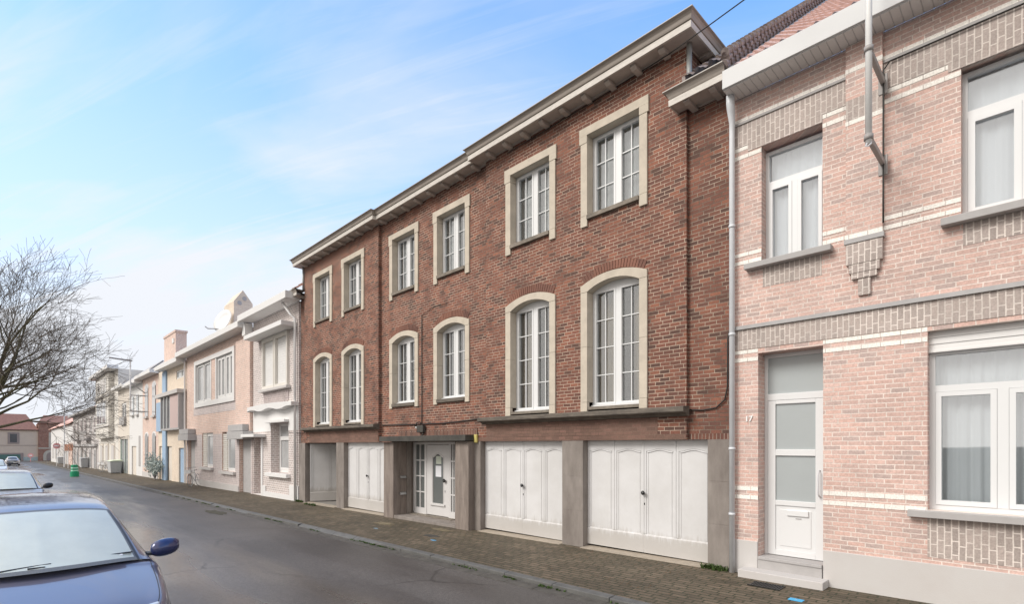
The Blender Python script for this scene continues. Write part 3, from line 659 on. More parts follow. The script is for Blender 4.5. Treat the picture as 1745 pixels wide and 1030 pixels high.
for i, (cx_, Y) in enumerate(UP):
    mid = i in (2, 3)
    z0 = 3.225 if mid else 2.755
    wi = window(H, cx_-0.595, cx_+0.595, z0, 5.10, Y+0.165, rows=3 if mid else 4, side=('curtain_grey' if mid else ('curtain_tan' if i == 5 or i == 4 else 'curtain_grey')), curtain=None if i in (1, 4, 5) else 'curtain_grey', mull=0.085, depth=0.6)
    hd = arc_pts(cx_, 0.60, 5.045, 0.16); hp = MB().prism(hd, 'y', Y+0.162, Y+0.20); hp.build('arched_head', 'white_pvc', wi)
    MB().box(cx_-0.585, cx_+0.585, Y+0.10, Y+0.168, z0-0.03, z0+0.045).build('drip_rail', 'white_pvc', wi, bevel=0.004)
    surround(wi, cx_, Y, 'mid' if mid else 'low')

# balcony-like stone ledges
def ledge(x0, x1, ox):
    m = MB(); y = YB
    prof = [(y+0.0, 2.500), (y-0.06, 2.505), (y-0.10, 2.545), (y-0.20, 2.56), (y-0.215, 2.575), (y-0.215, 2.645), (y-0.19, 2.66), (y+0.0, 2.672)]
    m.prism(prof, 'x', x0, x1); return m.build('stone_ledge', 'dark_stone', H)
ledge(-9.37, -4.16, 0); ledge(-19.52, -14.17, 0)
# washed brown band above the garage doors, soldier course below it
MB().quad((-9.28,YB-0.004,2.20),(-4.75,YB-0.004,2.20),(-4.75,YB-0.004,2.51),(-9.28,YB-0.004,2.51)).build('washed_band', 'washed_brick', H, recalc=False)
MB().quad((-19.2,YB-0.004,2.10),(-14.26,YB-0.004,2.10),(-14.26,YB-0.004,2.51),(-19.2,YB-0.004,2.51)).build('washed_band', 'washed_brick', H, recalc=False)
MB().box(-9.62, -4.22, YB-0.007, YB+0.02, 2.102, 2.198).build('soldier_course', 'washed_brick', H)
MB().box(-4.205, -3.47, YS-0.007, YS+0.02, 2.102, 2.198).build('soldier_course', 'soldier_brick', H)
MB().box(-13.25, -9.72, YC-0.018, YC+0.02, 2.27, 2.43).build('soldier_course', 'soldier_brick', H)

# cornice: profile swept along a stepped line; (outward, z)
def sweep(path, prof, closed=False):
    """path: [(x,y,nx,ny)] with outward offset scale; prof: [(o,z)]"""
    m = MB(); rows = []
    for (x_, y_, nx_, ny_) in path: rows.append([(x_+nx_*o, y_+ny_*o, z) for o, z in prof])
    m.grid(rows); return m
def cornice_path():
    ax, s_ = 0.72, 1.0
    return [(XL0, 17, -ax, 0), (XL0, YB, -ax, -s_), (XL1, YB, ax, -s_), (XL1, YC, ax, -s_), (XC1, YC, -ax, -s_), (XC1, YB, -ax, -s_), (XR1, YB, ax, -s_), (XR1, 17, ax, 0)]
CP = cornice_path()
sweep(CP, [(0.0, 8.80), (0.0, 8.765), (0.03, 8.76), (0.04, 8.79), (0.31, 8.785)]).build('soffit', 'soffit_paint', H, recalc=False)
sweep(CP, [(0.31, 8.785), (0.31, 8.765), (0.35, 8.765), (0.352, 8.868), (0.335, 8.870)]).build('cornice_band', 'band_paint', H, recalc=False)
sweep(CP, [(0.335, 8.870), (0.345, 8.885), (0.365, 8.888), (0.375, 8.91), (0.385, 8.95), (0.41, 8.985), (0.445, 9.0)]).build('gutter', 'taupe_paint', H, recalc=False)
sweep(CP, [(0.445, 9.0), (0.452, 9.003), (0.452, 9.016), (0.43, 9.018), (0.30, 8.99), (-0.2, 8.98)]).build('gutter_rim', 'gutter_edge', H, recalc=False)
def modillion(x_, y_, z_, s_=1.0, dirx=0):
    mo = MB()
    # small wedge bracket below the soffit
    if dirx == 0: mo.prism([(y_-0.27*s_, z_), (y_-0.27*s_, z_-0.045), (y_-0.20*s_, z_-0.075), (y_-0.02, z_-0.080), (y_-0.02, z_)], 'x', x_-0.055, x_+0.055)
    else: mo.prism([(x_+dirx*0.22, z_), (x_+dirx*0.22, z_-0.03), (x_+dirx*.15, z_-0.05), (x_+dirx*0.03, z_-0.055), (x_+dirx*0.03, z_)], 'y', y_-0.05, y_+0.05)
    mo.build('cornice_bracket', 'soffit_paint', H)
for a, b, y_, n in ((XL0, XL1, YB, 9), (XL1, XC1, YC, 8), (XC1, XR1, YB, 9)):
    for i in range(n):
        modillion(a+0.33+(b-a-0.66)*i/(n-1), y_, 8.787)
modillion(XR1, 8.75, 8.787, 1, 1); modillion(XR1, 9.5, 8.787, 1, 1)
# low cornices over the end strips
def low_cornice(x0, x1, left):
    pr_ = [(0.0, 7.67), (0.03, 7.665), (0.03, 7.69), (0.36, 7.69)]
    if left: P = [(x0+0.0, 17, -0.5, 0), (x0+0.0, YS, -0.5, -1), (x1, YS, 0, -1)]
    else: P = [(XR1+0.22, YB-0.001, -1, 0), (XR1+0.22, YS, -1, -1), (x1, YS, 0, -1)]
    sweep(P, pr_).build('soffit', 'soffit_paint', H, recalc=False)
    sweep(P, [(0.36, 7.69), (0.36, 7.675), (0.385, 7.675), (0.387, 7.775), (0.37, 7.777)]).build('cornice_band', 'band_paint', H, recalc=False)
    sweep(P, [(0.37, 7.777), (0.385, 7.80), (0.395, 7.83), (0.42, 7.88), (0.455, 7.90)]).build('gutter', 'taupe_paint', H, recalc=False)
    sweep(P, [(0.455, 7.90), (0.462, 7.902), (0.462, 7.918), (0.44, 7.92), (0.30, 7.90), (0.0, 7.90)]).build('gutter_rim', 'gutter_edge', H, recalc=False)
    for xx in ([XR1+0.12, XR1+0.55] if not left else [x0+0.25]):
        b_ = MB().prism([(YS-0.34, 7.692), (YS-0.34, 7.66), (YS-0.26, 7.64), (YS, 7.635), (YS, 7.692)], 'x', xx-0.05, xx+0.05)
        b_.build('cornice_bracket', 'soffit_paint', H)
low_cornice(XR1, XE1+0.03, False); low_cornice(XE0+0.1, XL0, True)
# tiled end slopes
def tilepart(x0, x1, y0, z0, nm, mt):
    o = tile_roof(x0, x1, y0, z0, R(38.6), 7.0).build(nm, mt, H, recalc=False); return o
o = tile_roof(-4.16, XE1-0.0, 8.12, 8.10, R(38.2), 7.4, amp=0.034).build('tiled_roof', 'dark_tile', H, recalc=False); 
vt = MB()
c38, s38 = math.cos(R(38.2)), math.sin(R(38.2))
for xe, th_ in ((-4.17, .10),):
    for k in range(23):
        t0 = k*.32; y0_, z0_ = 8.12+t0*c38, 8.10+t0*s38+.05; y1_, z1_ = y0_+.34*c38, z0_+.34*s38-.035
        vt.hexa([(xe-.03,y0_,z0_-th_),(xe+.03,y0_,z0_-th_),(xe+.03,y0_,z0_),(xe-.03,y0_,z0_)], [(xe-.03,y1_,z1_-th_),(xe+.03,y1_,z1_-th_),(xe+.03,y1_,z1_),(xe-.03,y1_,z1_)])
vt.build('verge_tiles', 'dark_tile', o)
vt = MB()
for k in range(34):
    t0 = k*.215
    for q, dz in enumerate((.02, -.075, -.155, -.22)):
        t1 = t0+.07*(q % 2); y0_, z0_ = 8.10+t1*c38, 8.12+t1*s38+dz; vt.tube([(XE1-.01-.012*q, y0_, z0_+.02), (XE1-.01-.012*q, y0_+.23*c38, z0_+.23*s38)], [.066, .044], 10)
vt.build('verge_scales', 'dark_tile', o)
tilepart(XE0, XL0, 8.0, 7.93, 'tiled_roof', 'red_tile')
# short grey pipe under the high cornice at the corner, second pipe on the left
MB().tube([(XR1+0.05, YB+0.0, 8.79), (XR1+0.05, YB, 8.02), (XR1+0.05, YB-0.01, 7.92)], 0.045, 14).build('rain_pipe', 'zinc', H, smooth=True)
MB().tube([(XL0-0.05, YB-0.02, 8.79), (XL0-0.05, YB-0.02, 7.90)], 0.04, 10).build('rain_pipe', 'zinc', H, smooth=True)

# ground floor stone pillars with reveals
PB = -0.45
def pillar(x0, x1, y0=YB, y1=8.95, mt='pillar_stone', joints=(0.72, 1.42), zt=2.10):
    m = MB(); zs = [gz(x0)+PB]+[j+gz((x0+x1)/2) for j in joints]+[zt]
    for a, b in zip(zs, zs[1:]): m.box(x0, x1, y0, y1, a+0.0015, b-0.0015)
    m.box(x0+0.004, x1-0.004, y0+0.004, y1-0.004, zs[0], zt-0.01)
    return m.build('pillar', mt, H, bevel=0.003)
pillar(XE0, -19.58); pillar(-17.02, -16.48); pillar(-6.94, -6.405); pillar(-3.84, XE1)
pillar(-13.80, -13.62); pillar(-9.78, -9.50)
pillar(-13.62, -13.10, YB-0.18, 8.36, 'pillar_stone_warm'); pillar(-10.22, -9.72, YB-0.19, 8.36, 'pillar_stone_warm', (0.74, 1.42))
# stepped entrance reveals
pillar(-13.6, -13.10, 8.362, 8.56, 'pillar_stone_warm', (1.2,)); pillar(-13.6, -13.05, 8.562, 8.70, 'pillar_stone', (1.2,)); pillar(-13.6, -13.13, 8.702, 9.1, 'pillar_stone_warm', ())
m = MB().prism([(-10.22, 8.362), (-9.72, 8.362), (-9.72, 9.1), (-11.02, 9.1), (-11.02, 8.74), (-10.66, 8.44)], 'z', -0.45, 2.098); m.build('pillar', 'pillar_stone_warm', H, bevel=0.003)

def garage_door(x0, x1, Y, z0, z1, angle=None):
    w_ = (x1-x0)/2
    dr = None
    for li in (0, 1):
        a = x0+li*w_+0.003; b = a+w_-0.006; m = MB()
        m.box(a, b, Y+0.012, Y+0.05, z0, z1)
        kb = z0+0.34
        m.prism([(Y+0.012, z0), (Y-0.012, z0), (Y-0.012, kb-0.02), (Y+0.012, kb)], 'x', a, b)      # kick board with a bevelled top
        pw = w_/2
        for q in (0, 1):
            pa = a+q*pw+0.0; pb = pa+pw
            m.box(pa, pa+0.045, Y-0.0, Y+0.012, kb, z1); m.box(pb-0.05, pb-0.006, Y-0.0, Y+0.012, kb, z1)
            ia, ib = pa+0.045, pb-0.05; zc = z1-0.20
            # arched top rail
            pts = [(ia, z1), (ia, zc)]
            for k in range(0, 13):
                t_ = k/12; pts.append((ia+(ib-ia)*t_, zc+0.045*(0.5-0.5*math.cos(2*math.pi*t_))))
            pts += [(ib, z1)]
            m.prism(pts, 'y', Y+0.002, Y+0.013)
            tb = [(ia+0.02+(ib-ia-0.04)*k/12, Y+0.006, zc-0.02+0.045*(0.5-0.5*math.cos(2*math.pi*k/12))) for k in range(13)]
            m.tube(tb, 0.011, 6)
            # raised field edges
            m.box(ia+0.035, ia+0.043, Y+0.004, Y+0.012, kb+0.02, zc-0.03); m.box(ib-0.043, ib-0.035, Y+0.004, Y+0.012, kb+0.02, zc-0.03)
        if li == 0: m.box(b-0.03, b+0.010, Y-0.010, Y+0.0, z0+0.01, z1-0.01)
        lf = m.build('garage_door_leaf', 'garage_white', H, bevel=0.002)
        if li == 1:
            kx, kz = a+0.012, z0+1.10
            MB().lathe((kx, Y-0.012, kz), [(0.006, 0.012), (0.012, -0.01), (0.014, -0.03), (0.036, -0.038), (0.040, -0.050), (0.028, -0.062), (0.0, -0.066)], 16, 'y').build('knob', 'black_metal', lf, smooth=True)
            MB().box(kx-0.045, kx-0.012, Y-0.018, Y-0.006, kz-0.012, kz+0.012).build('latch', 'black_metal', lf)
            MB().box(kx-0.010, kx+0.010, Y-0.004, Y+0.002, kz-0.225, kz-0.185).build('keyhole', 'black_metal', lf)
    return lf
GD = 8.455
garage_door(-16.48, -13.80, GD, gz(-15.2)+0.05, 2.098)
garage_door(-9.50, -6.94, GD, gz(-8.2)+0.05, 2.098)
garage_door(-6.405, -3.84, GD, gz(-5.1)+0.05, 2.098)
# floors and dark interiors behind the doors, thresholds
for a, b in ((-16.48,-13.8), (-9.5,-6.94), (-6.405,-3.84), (-19.58,-17.02)):
    th = MB().hexa([(a,8.20,gz(a)-0.2),(b,8.20,gz(b)-0.2),(b,8.20,gz(b)+0.008),(a,8.20,gz(a)+0.008)], [(a,8.50,gz(a)-0.2),(b,8.50,gz(b)-0.2),(b,8.50,gz(b)+0.025),(a,8.50,gz(a)+0.025)])
    th.build('threshold', 'threshold', H)
r = MB(); a, b, y0, y1 = -19.58, -17.02, 8.50, 12.5
zf = gz(-18.3)+0.01
r.quad((a,y1,zf),(b,y1,zf),(b,y1,2.25),(a,y1,2.25)).quad((a,8.95,zf),(a,y1,zf),(a,y1,2.25),(a,8.95,2.25)).quad((b,8.95,zf),(b,8.95,2.25),(b,y1,2.25),(b,y1,zf)).quad((a,8.5,2.095),(a,y1,2.095),(b,y1,2.095),(b,8.5,2.095)).quad((a,y0,zf),(b,y0,zf),(b,y1,zf),(a,y1,zf))
r.build('passage', 'interior_grey', H, recalc=False)
# open leaf of the left garage door, swung into the passage
m = MB(); L = 1.30; z0, z1 = gz(-18)+0.04, 2.07
m.box(0, L, 0.012, 0.05, z0, z1); kb = z0+0.34
m.prism([(0.012, z0), (-0.012, z0), (-0.012, kb-0.02), (0.012, kb)], 'x', 0, L)
for q in (0, 1):
    pa = q*L/2; m.box(pa, pa+0.05, 0, 0.012, kb, z1); m.box(pa+L/2-0.05, pa+L/2-0.006, 0, 0.012, kb, z1)
    ia, ib = pa+.05, pa+L/2-.05
    m.box(ia, ib, 0.0, 0.012, z1-0.14, z1); m.box(ia+.04, ia+.05, 0.0, 0.012, kb+.02, z1-.2); m.box(ib-.05, ib-.04, 0.0, 0.012, kb+.02, z1-.2)
m.xf(Matrix.Translation((-19.42, 8.42, 0)) @ Matrix.Rotation(R(66), 4, 'Z'))
m.build('garage_door_leaf', 'garage_white', H, bevel=0.002, label='white garage door leaf standing open into the passage')
m = MB(); m.box(0, 1.25, 0.0, 0.04, z0, z1).box(0.05, 0.1, -0.012, 0, kb, z1).box(.58, .64, -0.012, 0, kb, z1).box(1.15, 1.2, -0.012, 0, kb, z1).box(0, 1.25, -0.014, 0, z0, kb)
m.xf(Matrix.Translation((-18.85, 9.66, 0)) @ Matrix.Rotation(R(40), 4, 'Z'))
m.build('inner_door', 'garage_white', H)

# canopy, entrance screen and door
MB().prism([(8.40, 2.115), (8.40, 2.27), (8.02, 2.262), (7.985, 2.255), (7.985, 2.115)], 'x', -13.66, -9.69).build('canopy', 'black_ledge', H, bevel=0.006)
YD = 8.80; zb = 0.0
st = MB().box(-13.1, -10.22, 8.14, 8.84, -0.4, -0.005); st.build('door_step', 'pillar_stone', H, bevel=0.008)
MB().box(-13.05, -11.05, 8.60, 8.86, -0.005, 0.015).build('door_sill', 'sill_stone', H)
sc = MB()
def bar(x0, x1, z0, z1, y=YD, t=0.06): sc.box(x0, x1, y, y+t, z0, z1)
X0, X1, X2, X3 = -13.12, -12.43, -11.40, -11.02
bar(X0, X3, 2.03, 2.099); bar(X0, X0+0.10, 0.015, 2.03); bar(X1-0.07, X1, 0.015, 2.03); bar(X2, X2+0.07, 0.015, 2.03); bar(X3-0.08, X3, 0.015, 2.03)
bar(X0+0.10, X1-0.07, 0.015, 0.19); bar(X2+0.07, X3-0.08, 0.015, 0.19)
fr = sc.build('entrance_screen', 'white_paint', H, bevel=0.003)
MB().box(X0+0.09, X1-0.06, YD+0.035, YD+0.042, 0.18, 2.04).build('side_pane', 'door_glass', fr); gl = MB().box(X2+0.06, X3-0.07, YD+0.035, YD+0.042, 0.18, 2.04); gl.build('side_pane', 'door_glass', fr)
mt = MB()
for a, b in ((X0+0.10, X1-0.07), (X2+0.07, X3-0.08)):
    c = (a+b)/2; mt.box(c-0.02, c+0.02, YD+0.006, YD+0.034, 0.19, 2.03)
    for k in (1, 2, 3): zc = 0.19+(2.03-0.19)*k/4; mt.box(a, b, YD+0.004, YD+0.034, zc-0.016, zc+0.016)
    mt.box(a, a+0.035, YD+0.005, YD+0.034, 0.19, 2.03).box(b-0.035, b, YD+0.005, YD+0.034, 0.19, 2.03)
mt.build('muntin_bars', 'white_paint', fr)
da, db = X1+0.006, X2-0.006; dc = (da+db)/2+0.02
m = MB(); gw = 0.24; g0, g1 = 0.37, 1.66
pts_out = [(da, 0.03), (db, 0.03), (db, 2.02), (da, 2.02)]
m.box(da, dc-gw, YD+0.01, YD+0.055, 0.03, 2.02).box(dc+gw, db, YD+0.01, YD+0.055, 0.03, 2.02).box(dc-gw, dc+gw, YD+0.01, YD+0.055, 0.03, g0)
top = [(dc-gw+2*gw*k/12, g1+0.10*(0.5-0.5*math.cos(2*math.pi*k/12))) for k in range(13)]
m.prism([(dc-gw, 2.02)]+top+[(dc+gw, 2.02)], 'y', YD+0.01, YD+0.055)
m.tube([(dc-gw-.03, YD+0.008, g0)] + [(dc-gw-.03, YD+0.008, g1)] + [(p[0]+(.03 if p[0] > dc else -.03)*abs(p[0]-dc)/gw, YD+0.008, p[1]+.03) for p in top] + [(dc+gw+.03, YD+0.008, g1), (dc+gw+.03, YD+0.008, g0)], 0.013, 6)
m.box(dc-gw-.10, dc+gw+.10, YD-0.03, YD+0.012, g0-.06, g0-.01)
dr = m.build('front_door', 'white_paint', H, bevel=0.002)
MB().box(dc-gw, dc+gw, YD+0.030, YD+0.036, g0, g1+0.11).build('door_pane', 'door_glass', dr)
MB().box(dc-0.13, dc+0.13, YD+0.0285, YD+0.0295, 1.12, 1.43).build('notice', 'paper', dr)
MB().box(dc-0.11, dc+0.13, YD+0.0285, YD+0.0295, 1.48, 1.70).build('notice', 'paper_green', dr)
MB().lathe((db-0.14, YD, 1.03), [(0.012, 0.01), (0.014, -0.03), (0.05, -0.035), (0.055, -0.05), (0.0, -0.06)], 14, 'y').build('door_handle', 'black_metal', dr, smooth=True)
MB().box(db-0.16, db-0.14, YD+0.0, YD+0.012, 0.70, 0.76).build('keyhole', 'steel', dr)
# letter flaps on the reveals
for x_, y_, z_ in ((-13.095, 8.44, 1.10), (-13.095, 8.44, 0.62)):
    MB().prism([(x_-0.002, z_-0.05), (x_+0.05, z_-0.05), (x_+0.03, z_+0.01), (x_-0.002, z_+0.03)], 'y', y_-0.11, y_+0.09).build('letter_flap', 'steel', H)
for z_ in (1.02, 0.44):
    m = MB().box(-0.10, 0.10, -0.03, 0.0, z_-0.03, z_+0.03); m.xf(Matrix.Translation((-10.45, 8.425, 0)) @ Matrix.Rotation(R(-16), 4, 'Z')); m.build('letter_flap', 'black_metal', H)

t = tag(MB().box(-9.675, -9.575, YB-0.06, YB-0.003, 2.07, 2.27).build('marker_box', 'yellow', bevel=0.01), 'small yellow box on the wall at the right end of the dark entrance canopy', 'box')
# facade cables
def cable(pts, label, r=0.011):
    out = []
    for a, b in zip(pts, pts[1:]):
        for k in range(6): out.append(tuple(a[i]+(b[i]-a[i])*k/6 for i in range(3)))
    out.append(pts[-1]); return tag(MB().tube(out, r, 6).build('cable', 'cable_black', smooth=True), label, 'cable')
cable([(-14.16, YC-0.03, 2.62), (-12.6, YC-0.03, 2.60), (-11.0, YC-0.03, 2.59), (-9.4, YC-0.03, 2.66)], 'black cable running along the brick wall above the entrance canopy', 0.016)
cable([(-12.05, YC-0.025, 2.6), (-12.05, YC-0.025, 4.0), (-12.05, YC-0.025, 5.62)], 'thin dark cable rising up the brick between the two middle windows', 0.012)
cable([(-12.05, YC-0.02, 5.62), (-11.5, YC-0.02, 5.75), (-10.9, YC-0.02, 5.74)], 'thin brown cable lying across the brick above the middle arched windows', 0.006)
cable([(-20.6, 8.1, 2.50), (-20.0, YS-0.03, 2.49), (-19.55, YB-0.04, 2.49)], 'short black cable at the left end of the brick facade', 0.012)
cable([(-4.2, YS-0.02, 2.61), (-3.95, YS-0.02, 2.59), (-3.72, YS-0.025, 2.62), (-3.58, YS-0.03, 2.74), (-3.535, YS-0.03, 2.95), (-3.53, YS-0.03, 3.70), (-3.51, YS-0.03, 3.82)], 'black cable curving up beside the downpipe at the right end of the brick facade', 0.012)
t = thing('junction_box', 'weathered black junction box with cables above the entrance canopy', 'junction box', (-12.02, YC-0.02, 2.32))
MB().box(-12.17, -11.87, YC-0.12, YC-0.02, 2.36, 2.56).build('housing', 'black_ledge', t, bevel=0.015)
MB().tube([(-12.17, YC-0.08, 2.50), (-12.25, YC-0.10, 2.55), (-12.20, YC-0.1, 2.63), (-12.08, YC-0.08, 2.66), (-12.03, YC-0.06, 2.60)], 0.014, 6).build('loop', 'cable_black', t, smooth=True)
MB().lathe((-12.21, YC-0.10, 2.50), [(0.0, -0.03), (0.022, -0.02), (0.022, 0.02), (0, 0.03)], 10).build('insulator', 'white_pvc', t, smooth=True)
MB().tube([(-11.92, YC-0.06, 2.36), (-11.92, YC-0.08, 2.30), (-12.0, YC-0.07, 2.27)], 0.02, 6).build('gland', 'black_ledge', t, smooth=True)
# overhead wire
WIRE = [(9.0, 2.6, 7.9), (2.5, 5.4, 7.55), (-1.2, 6.85, 7.92), (-2.949, 7.5, 8.297), (-3.503, 7.75, 8.446), (-3.931, 7.95, 8.571), (-4.451, 8.15, 8.682), (-4.964, 8.25, 8.745), (-6.276, 8.26, 8.71), (-8.5, 8.26, 8.66)]
pts = [tuple(p) for p in WIRE]
tag(MB().tube(pts, 0.009, 6).build('overhead_wire', 'cable_black', smooth=True), 'thin dark overhead wire coming down to the high cornice corner', 'wire')

# ------------------------------------------------------------------ house seventeen, pale pink brick on the right
YN = 8.32
Q = thing('terraced_house', 'pale pink brick house with white stripe bands, white door and number 17', 'house', (0.3, YN, 0.0))
NX0, NX1 = -3.44, 4.0
op17 = [(-3.05, -2.164, 0.30, 3.42), (-1.0, 1.05, 1.19, 3.44), (-3.0, -2.17, 4.80, 6.58), (-0.68, 1.0, 4.78, 6.62)]
w = MB(); wall_front(w, NX0, NX1, 0.52, 7.46, YN, op17[1:] + [(-3.05, -2.164, 0.299, 3.42)], 0.27)
w.quad((NX1,YN,0),(NX1,16,0),(NX1,16,7.5),(NX1,YN,7.5)).quad((NX0,16,0),(NX1,16,0),(NX1,16,7.5),(NX0,16,7.5)).quad((NX0,9,0),(NX0,16,0),(NX0,16,7.5),(NX0,9,7.5))
w.build('wall', 'pale_pink_brick', Q, recalc=False)
pl = MB().box(NX0, -3.053, YN-0.022, YN+0.25, -0.3, 0.522).box(-2.161, NX1, YN-0.022, YN+0.25, -0.3, 0.522); pl.build('plinth', 'pale_plinth', Q, bevel=0.006)
def strip(z0, z1, xs, mt, nm, pr_=0.006, Y=YN):
    for a, b in xs: MB().box(a, b, Y-pr_, Y+0.02, z0, z1).build(nm, mt, Q)
wd = [(NX0, -3.05), (-2.164, -1.0), (1.05, NX1)]
for z0 in (1.165, 1.30): strip(z0, z0+0.062, wd, 'cream_brick', 'stripe')
for z0 in (3.31, 3.435): strip(z0, z0+0.055, [(NX0, -3.05), (-2.164, -1.0), (1.05, NX1)] if z0 < 3.4 else [(NX0, -3.05), (-2.164, -1.0), (1.05, NX1)], 'cream_brick', 'stripe')
wu = [(NX0, -3.0), (-2.17, -1.872), (-1.458, -0.68), (1.0, NX1)]
for z0 in (4.84, 4.965): strip(z0, z0+0.055, wu, 'cream_brick', 'stripe')
for z0 in (6.50, 6.63): strip(z0, z0+0.055, wu, 'cream_brick', 'stripe')
strip(7.07, 7.13, [(NX0, -1.872), (-1.458, NX1)], 'cream_brick', 'stripe', 0.012)
strip(7.035, 7.069, [(NX0, -1.872), (-1.458, NX1)], 'pale_sill', 'string_course', 0.03)
strip(6.69, 7.034, [(NX0, -1.872), (-1.458, NX1)], 'pale_brown_soldier', 'soldier_band', 0.010)
strip(6.585, 6.689, [(-3.2, -2.172), (-0.8, 1.1)], 'pale_brown_soldier', 'soldier_band', 0.009)
strip(3.50, 3.815, [(NX0, NX1)], 'pale_brown_soldier', 'soldier_band', 0.010)
strip(3.816, 3.872, [(NX0, NX1)], 'pale_dark', 'string_course', 0.045)
strip(4.42, 4.715, [(-2.98, -2.18), (-0.66, 0.98)], 'pale_brown_soldier', 'soldier_band', 0.004)
strip(0.60, 1.095, [(-1.0, 1.05)], 'pale_brown_soldier', 'soldier_band', 0.004)
# pilaster with stepped corbel
m = MB().box(-1.872, -1.458, YN-0.07, YN+0.02, 4.87, 6.42).box(-1.872, -1.458, YN-0.07, YN+0.02, 6.62, 7.46); m.build('pilaster', 'pale_pink_brick', Q)
for a_, b_ in ((4.81, 4.868), (6.36, 6.418), (7.07, 7.13)): MB().box(-1.875, -1.455, YN-0.074, YN+0.02, a_, b_).build('stripe', 'cream_brick', Q)
MB().box(-1.872, -1.458, YN-0.072, YN+0.02, 6.42, 6.70).build('soldier_band', 'pale_brown_soldier', Q)
MB().box(-1.89, -1.44, YN-0.085, YN+0.02, 4.745, 4.808).build('string_course', 'pale_dark', Q)
m = MB().box(-1.872, -1.458, YN-0.07, YN+0.02, 4.46, 4.744).box(-1.81, -1.52, YN-0.055, YN+0.02, 4.26, 4.46).box(-1.735, -1.595, YN-0.04, YN+0.02, 4.03, 4.26).box(-1.84, -1.49, YN-0.062, YN+.02, 4.34, 4.46); m.build('corbel', 'pale_brown_soldier', Q)
# sills
MB().box(-3.22, -2.04, YN-0.13, YN+0.2, 4.715, 4.80).build('sill', 'pale_sill', Q, bevel=0.006)
MB().box(-0.86, 1.2, YN-0.13, YN+0.2, 4.685, 4.775).build('sill', 'pale_sill', Q, bevel=0.006)
MB().box(-1.19, 1.24, YN-0.11, YN+0.2, 1.10, 1.185).build('sill', 'pale_sill', Q, bevel=0.006)
# windows
window(Q, -3.0, -2.17, 4.80, 6.54, YN+0.18, fm='white_pvc', gm='pale_window_glass', transom=6.03, muntin=False, cy=.13, camp=.012, folds=6, curtain='curtain_white', fw=0.05, lw=0.05)
window(Q, -0.68, 1.0, 4.78, 6.58, YN+0.16, fm='white_pvc', gm='pale_window_glass', transom=6.06, muntin=False, cy=.13, camp=.012, folds=9, curtain='curtain_white', leaves=3, lw=0.07, mull=0.07)
window(Q, -1.0, 1.05, 1.19, 3.20, YN+0.16, fm='white_pvc', gm='pale_window_glass', transom=2.72, muntin=False, cy=.16, camp=.022, folds=14, curtain='curtain_pale', leaves=3, lw=0.06, mull=0.10, fw=0.06)
m = MB()
for k in range(6): m.box(-1.0, 1.05, YN+0.10+0.01*(k%2), YN+0.17, 3.20+0.04*k+0.002, 3.24+0.04*k)
m.box(-1.0, 1.05, YN+0.085, YN+0.17, 3.175, 3.20); m.build('roller_shutter', 'pale_white', Q)
# door with transom light
YQ = YN+0.26
m = MB()
m.box(-3.05, -3.0, YQ, YQ+.07, 0.30, 3.42).box(-2.215, -2.164, YQ, YQ+.07, .30, 3.42).box(-3.0, -2.215, YQ, YQ+.07, 3.36, 3.42).box(-3.0, -2.215, YQ-.005, YQ+.07, 2.70, 2.80)
fr = m.build('door_frame', 'white_pvc', Q, bevel=0.004)
MB().box(-3.0, -2.215, YQ+.03, YQ+.036, 2.79, 3.37).build('transom_pane', 'frosted_glass', fr)
m = MB(); da, db = -2.995, -2.22
m.box(da, da+.11, YQ-.008, YQ+.05, .31, 2.695).box(db-.11, db, YQ-.008, YQ+.05, .31, 2.695)
for a, b in ((2.64, 2.695), (1.845, 1.94), (0.31, 0.40), (1.08, 1.155)): m.box(da+.11, db-.11, YQ-.008, YQ+.05, a, b)
m.box(da+.11, db-.11, YQ+.010, YQ+.05, .40, 1.08); m.box(da+.17, db-.17, YQ+.002, YQ+.012, .46, 1.02)
dr = m.build('front_door', 'white_pvc', Q, bevel=0.004)
MB().box(da+.10, db-.10, YQ+.02, YQ+.026, 1.15, 2.65).build('door_pane', 'frosted_glass', dr)
MB().box(-2.72, -2.42, YQ-.022, YQ+.004, .93, 1.02).build('letter_slot', 'white_pvc', dr, bevel=0.008)
MB().tube([(-2.27, YQ-.01, 1.25), (-2.27, YQ-.06, 1.26), (-2.275, YQ-.075, 1.30), (-2.275, YQ-.075, 1.58), (-2.27, YQ-.06, 1.62), (-2.27, YQ-.01, 1.63)], 0.011, 8).build('door_handle', 'pale_zinc', dr, smooth=True)
MB().box(-2.60, -2.52, YQ-.004, YQ+.003, .885, .90).build('maker_plate', 'pale_dark', dr)
m = MB().box(-3.045, -2.169, YN-0.04, YQ+.1, -.2, .30); m.box(-3.043, -2.171, YN-.055, YQ-.012, .262, .304); m.build('door_step', 'pale_sill', Q, bevel=0.006)
MB().box(-3.24, -2.09, YN-0.30, YN-0.0225, -.2, .118).build('door_step', 'pale_plinth', Q, bevel=0.008)
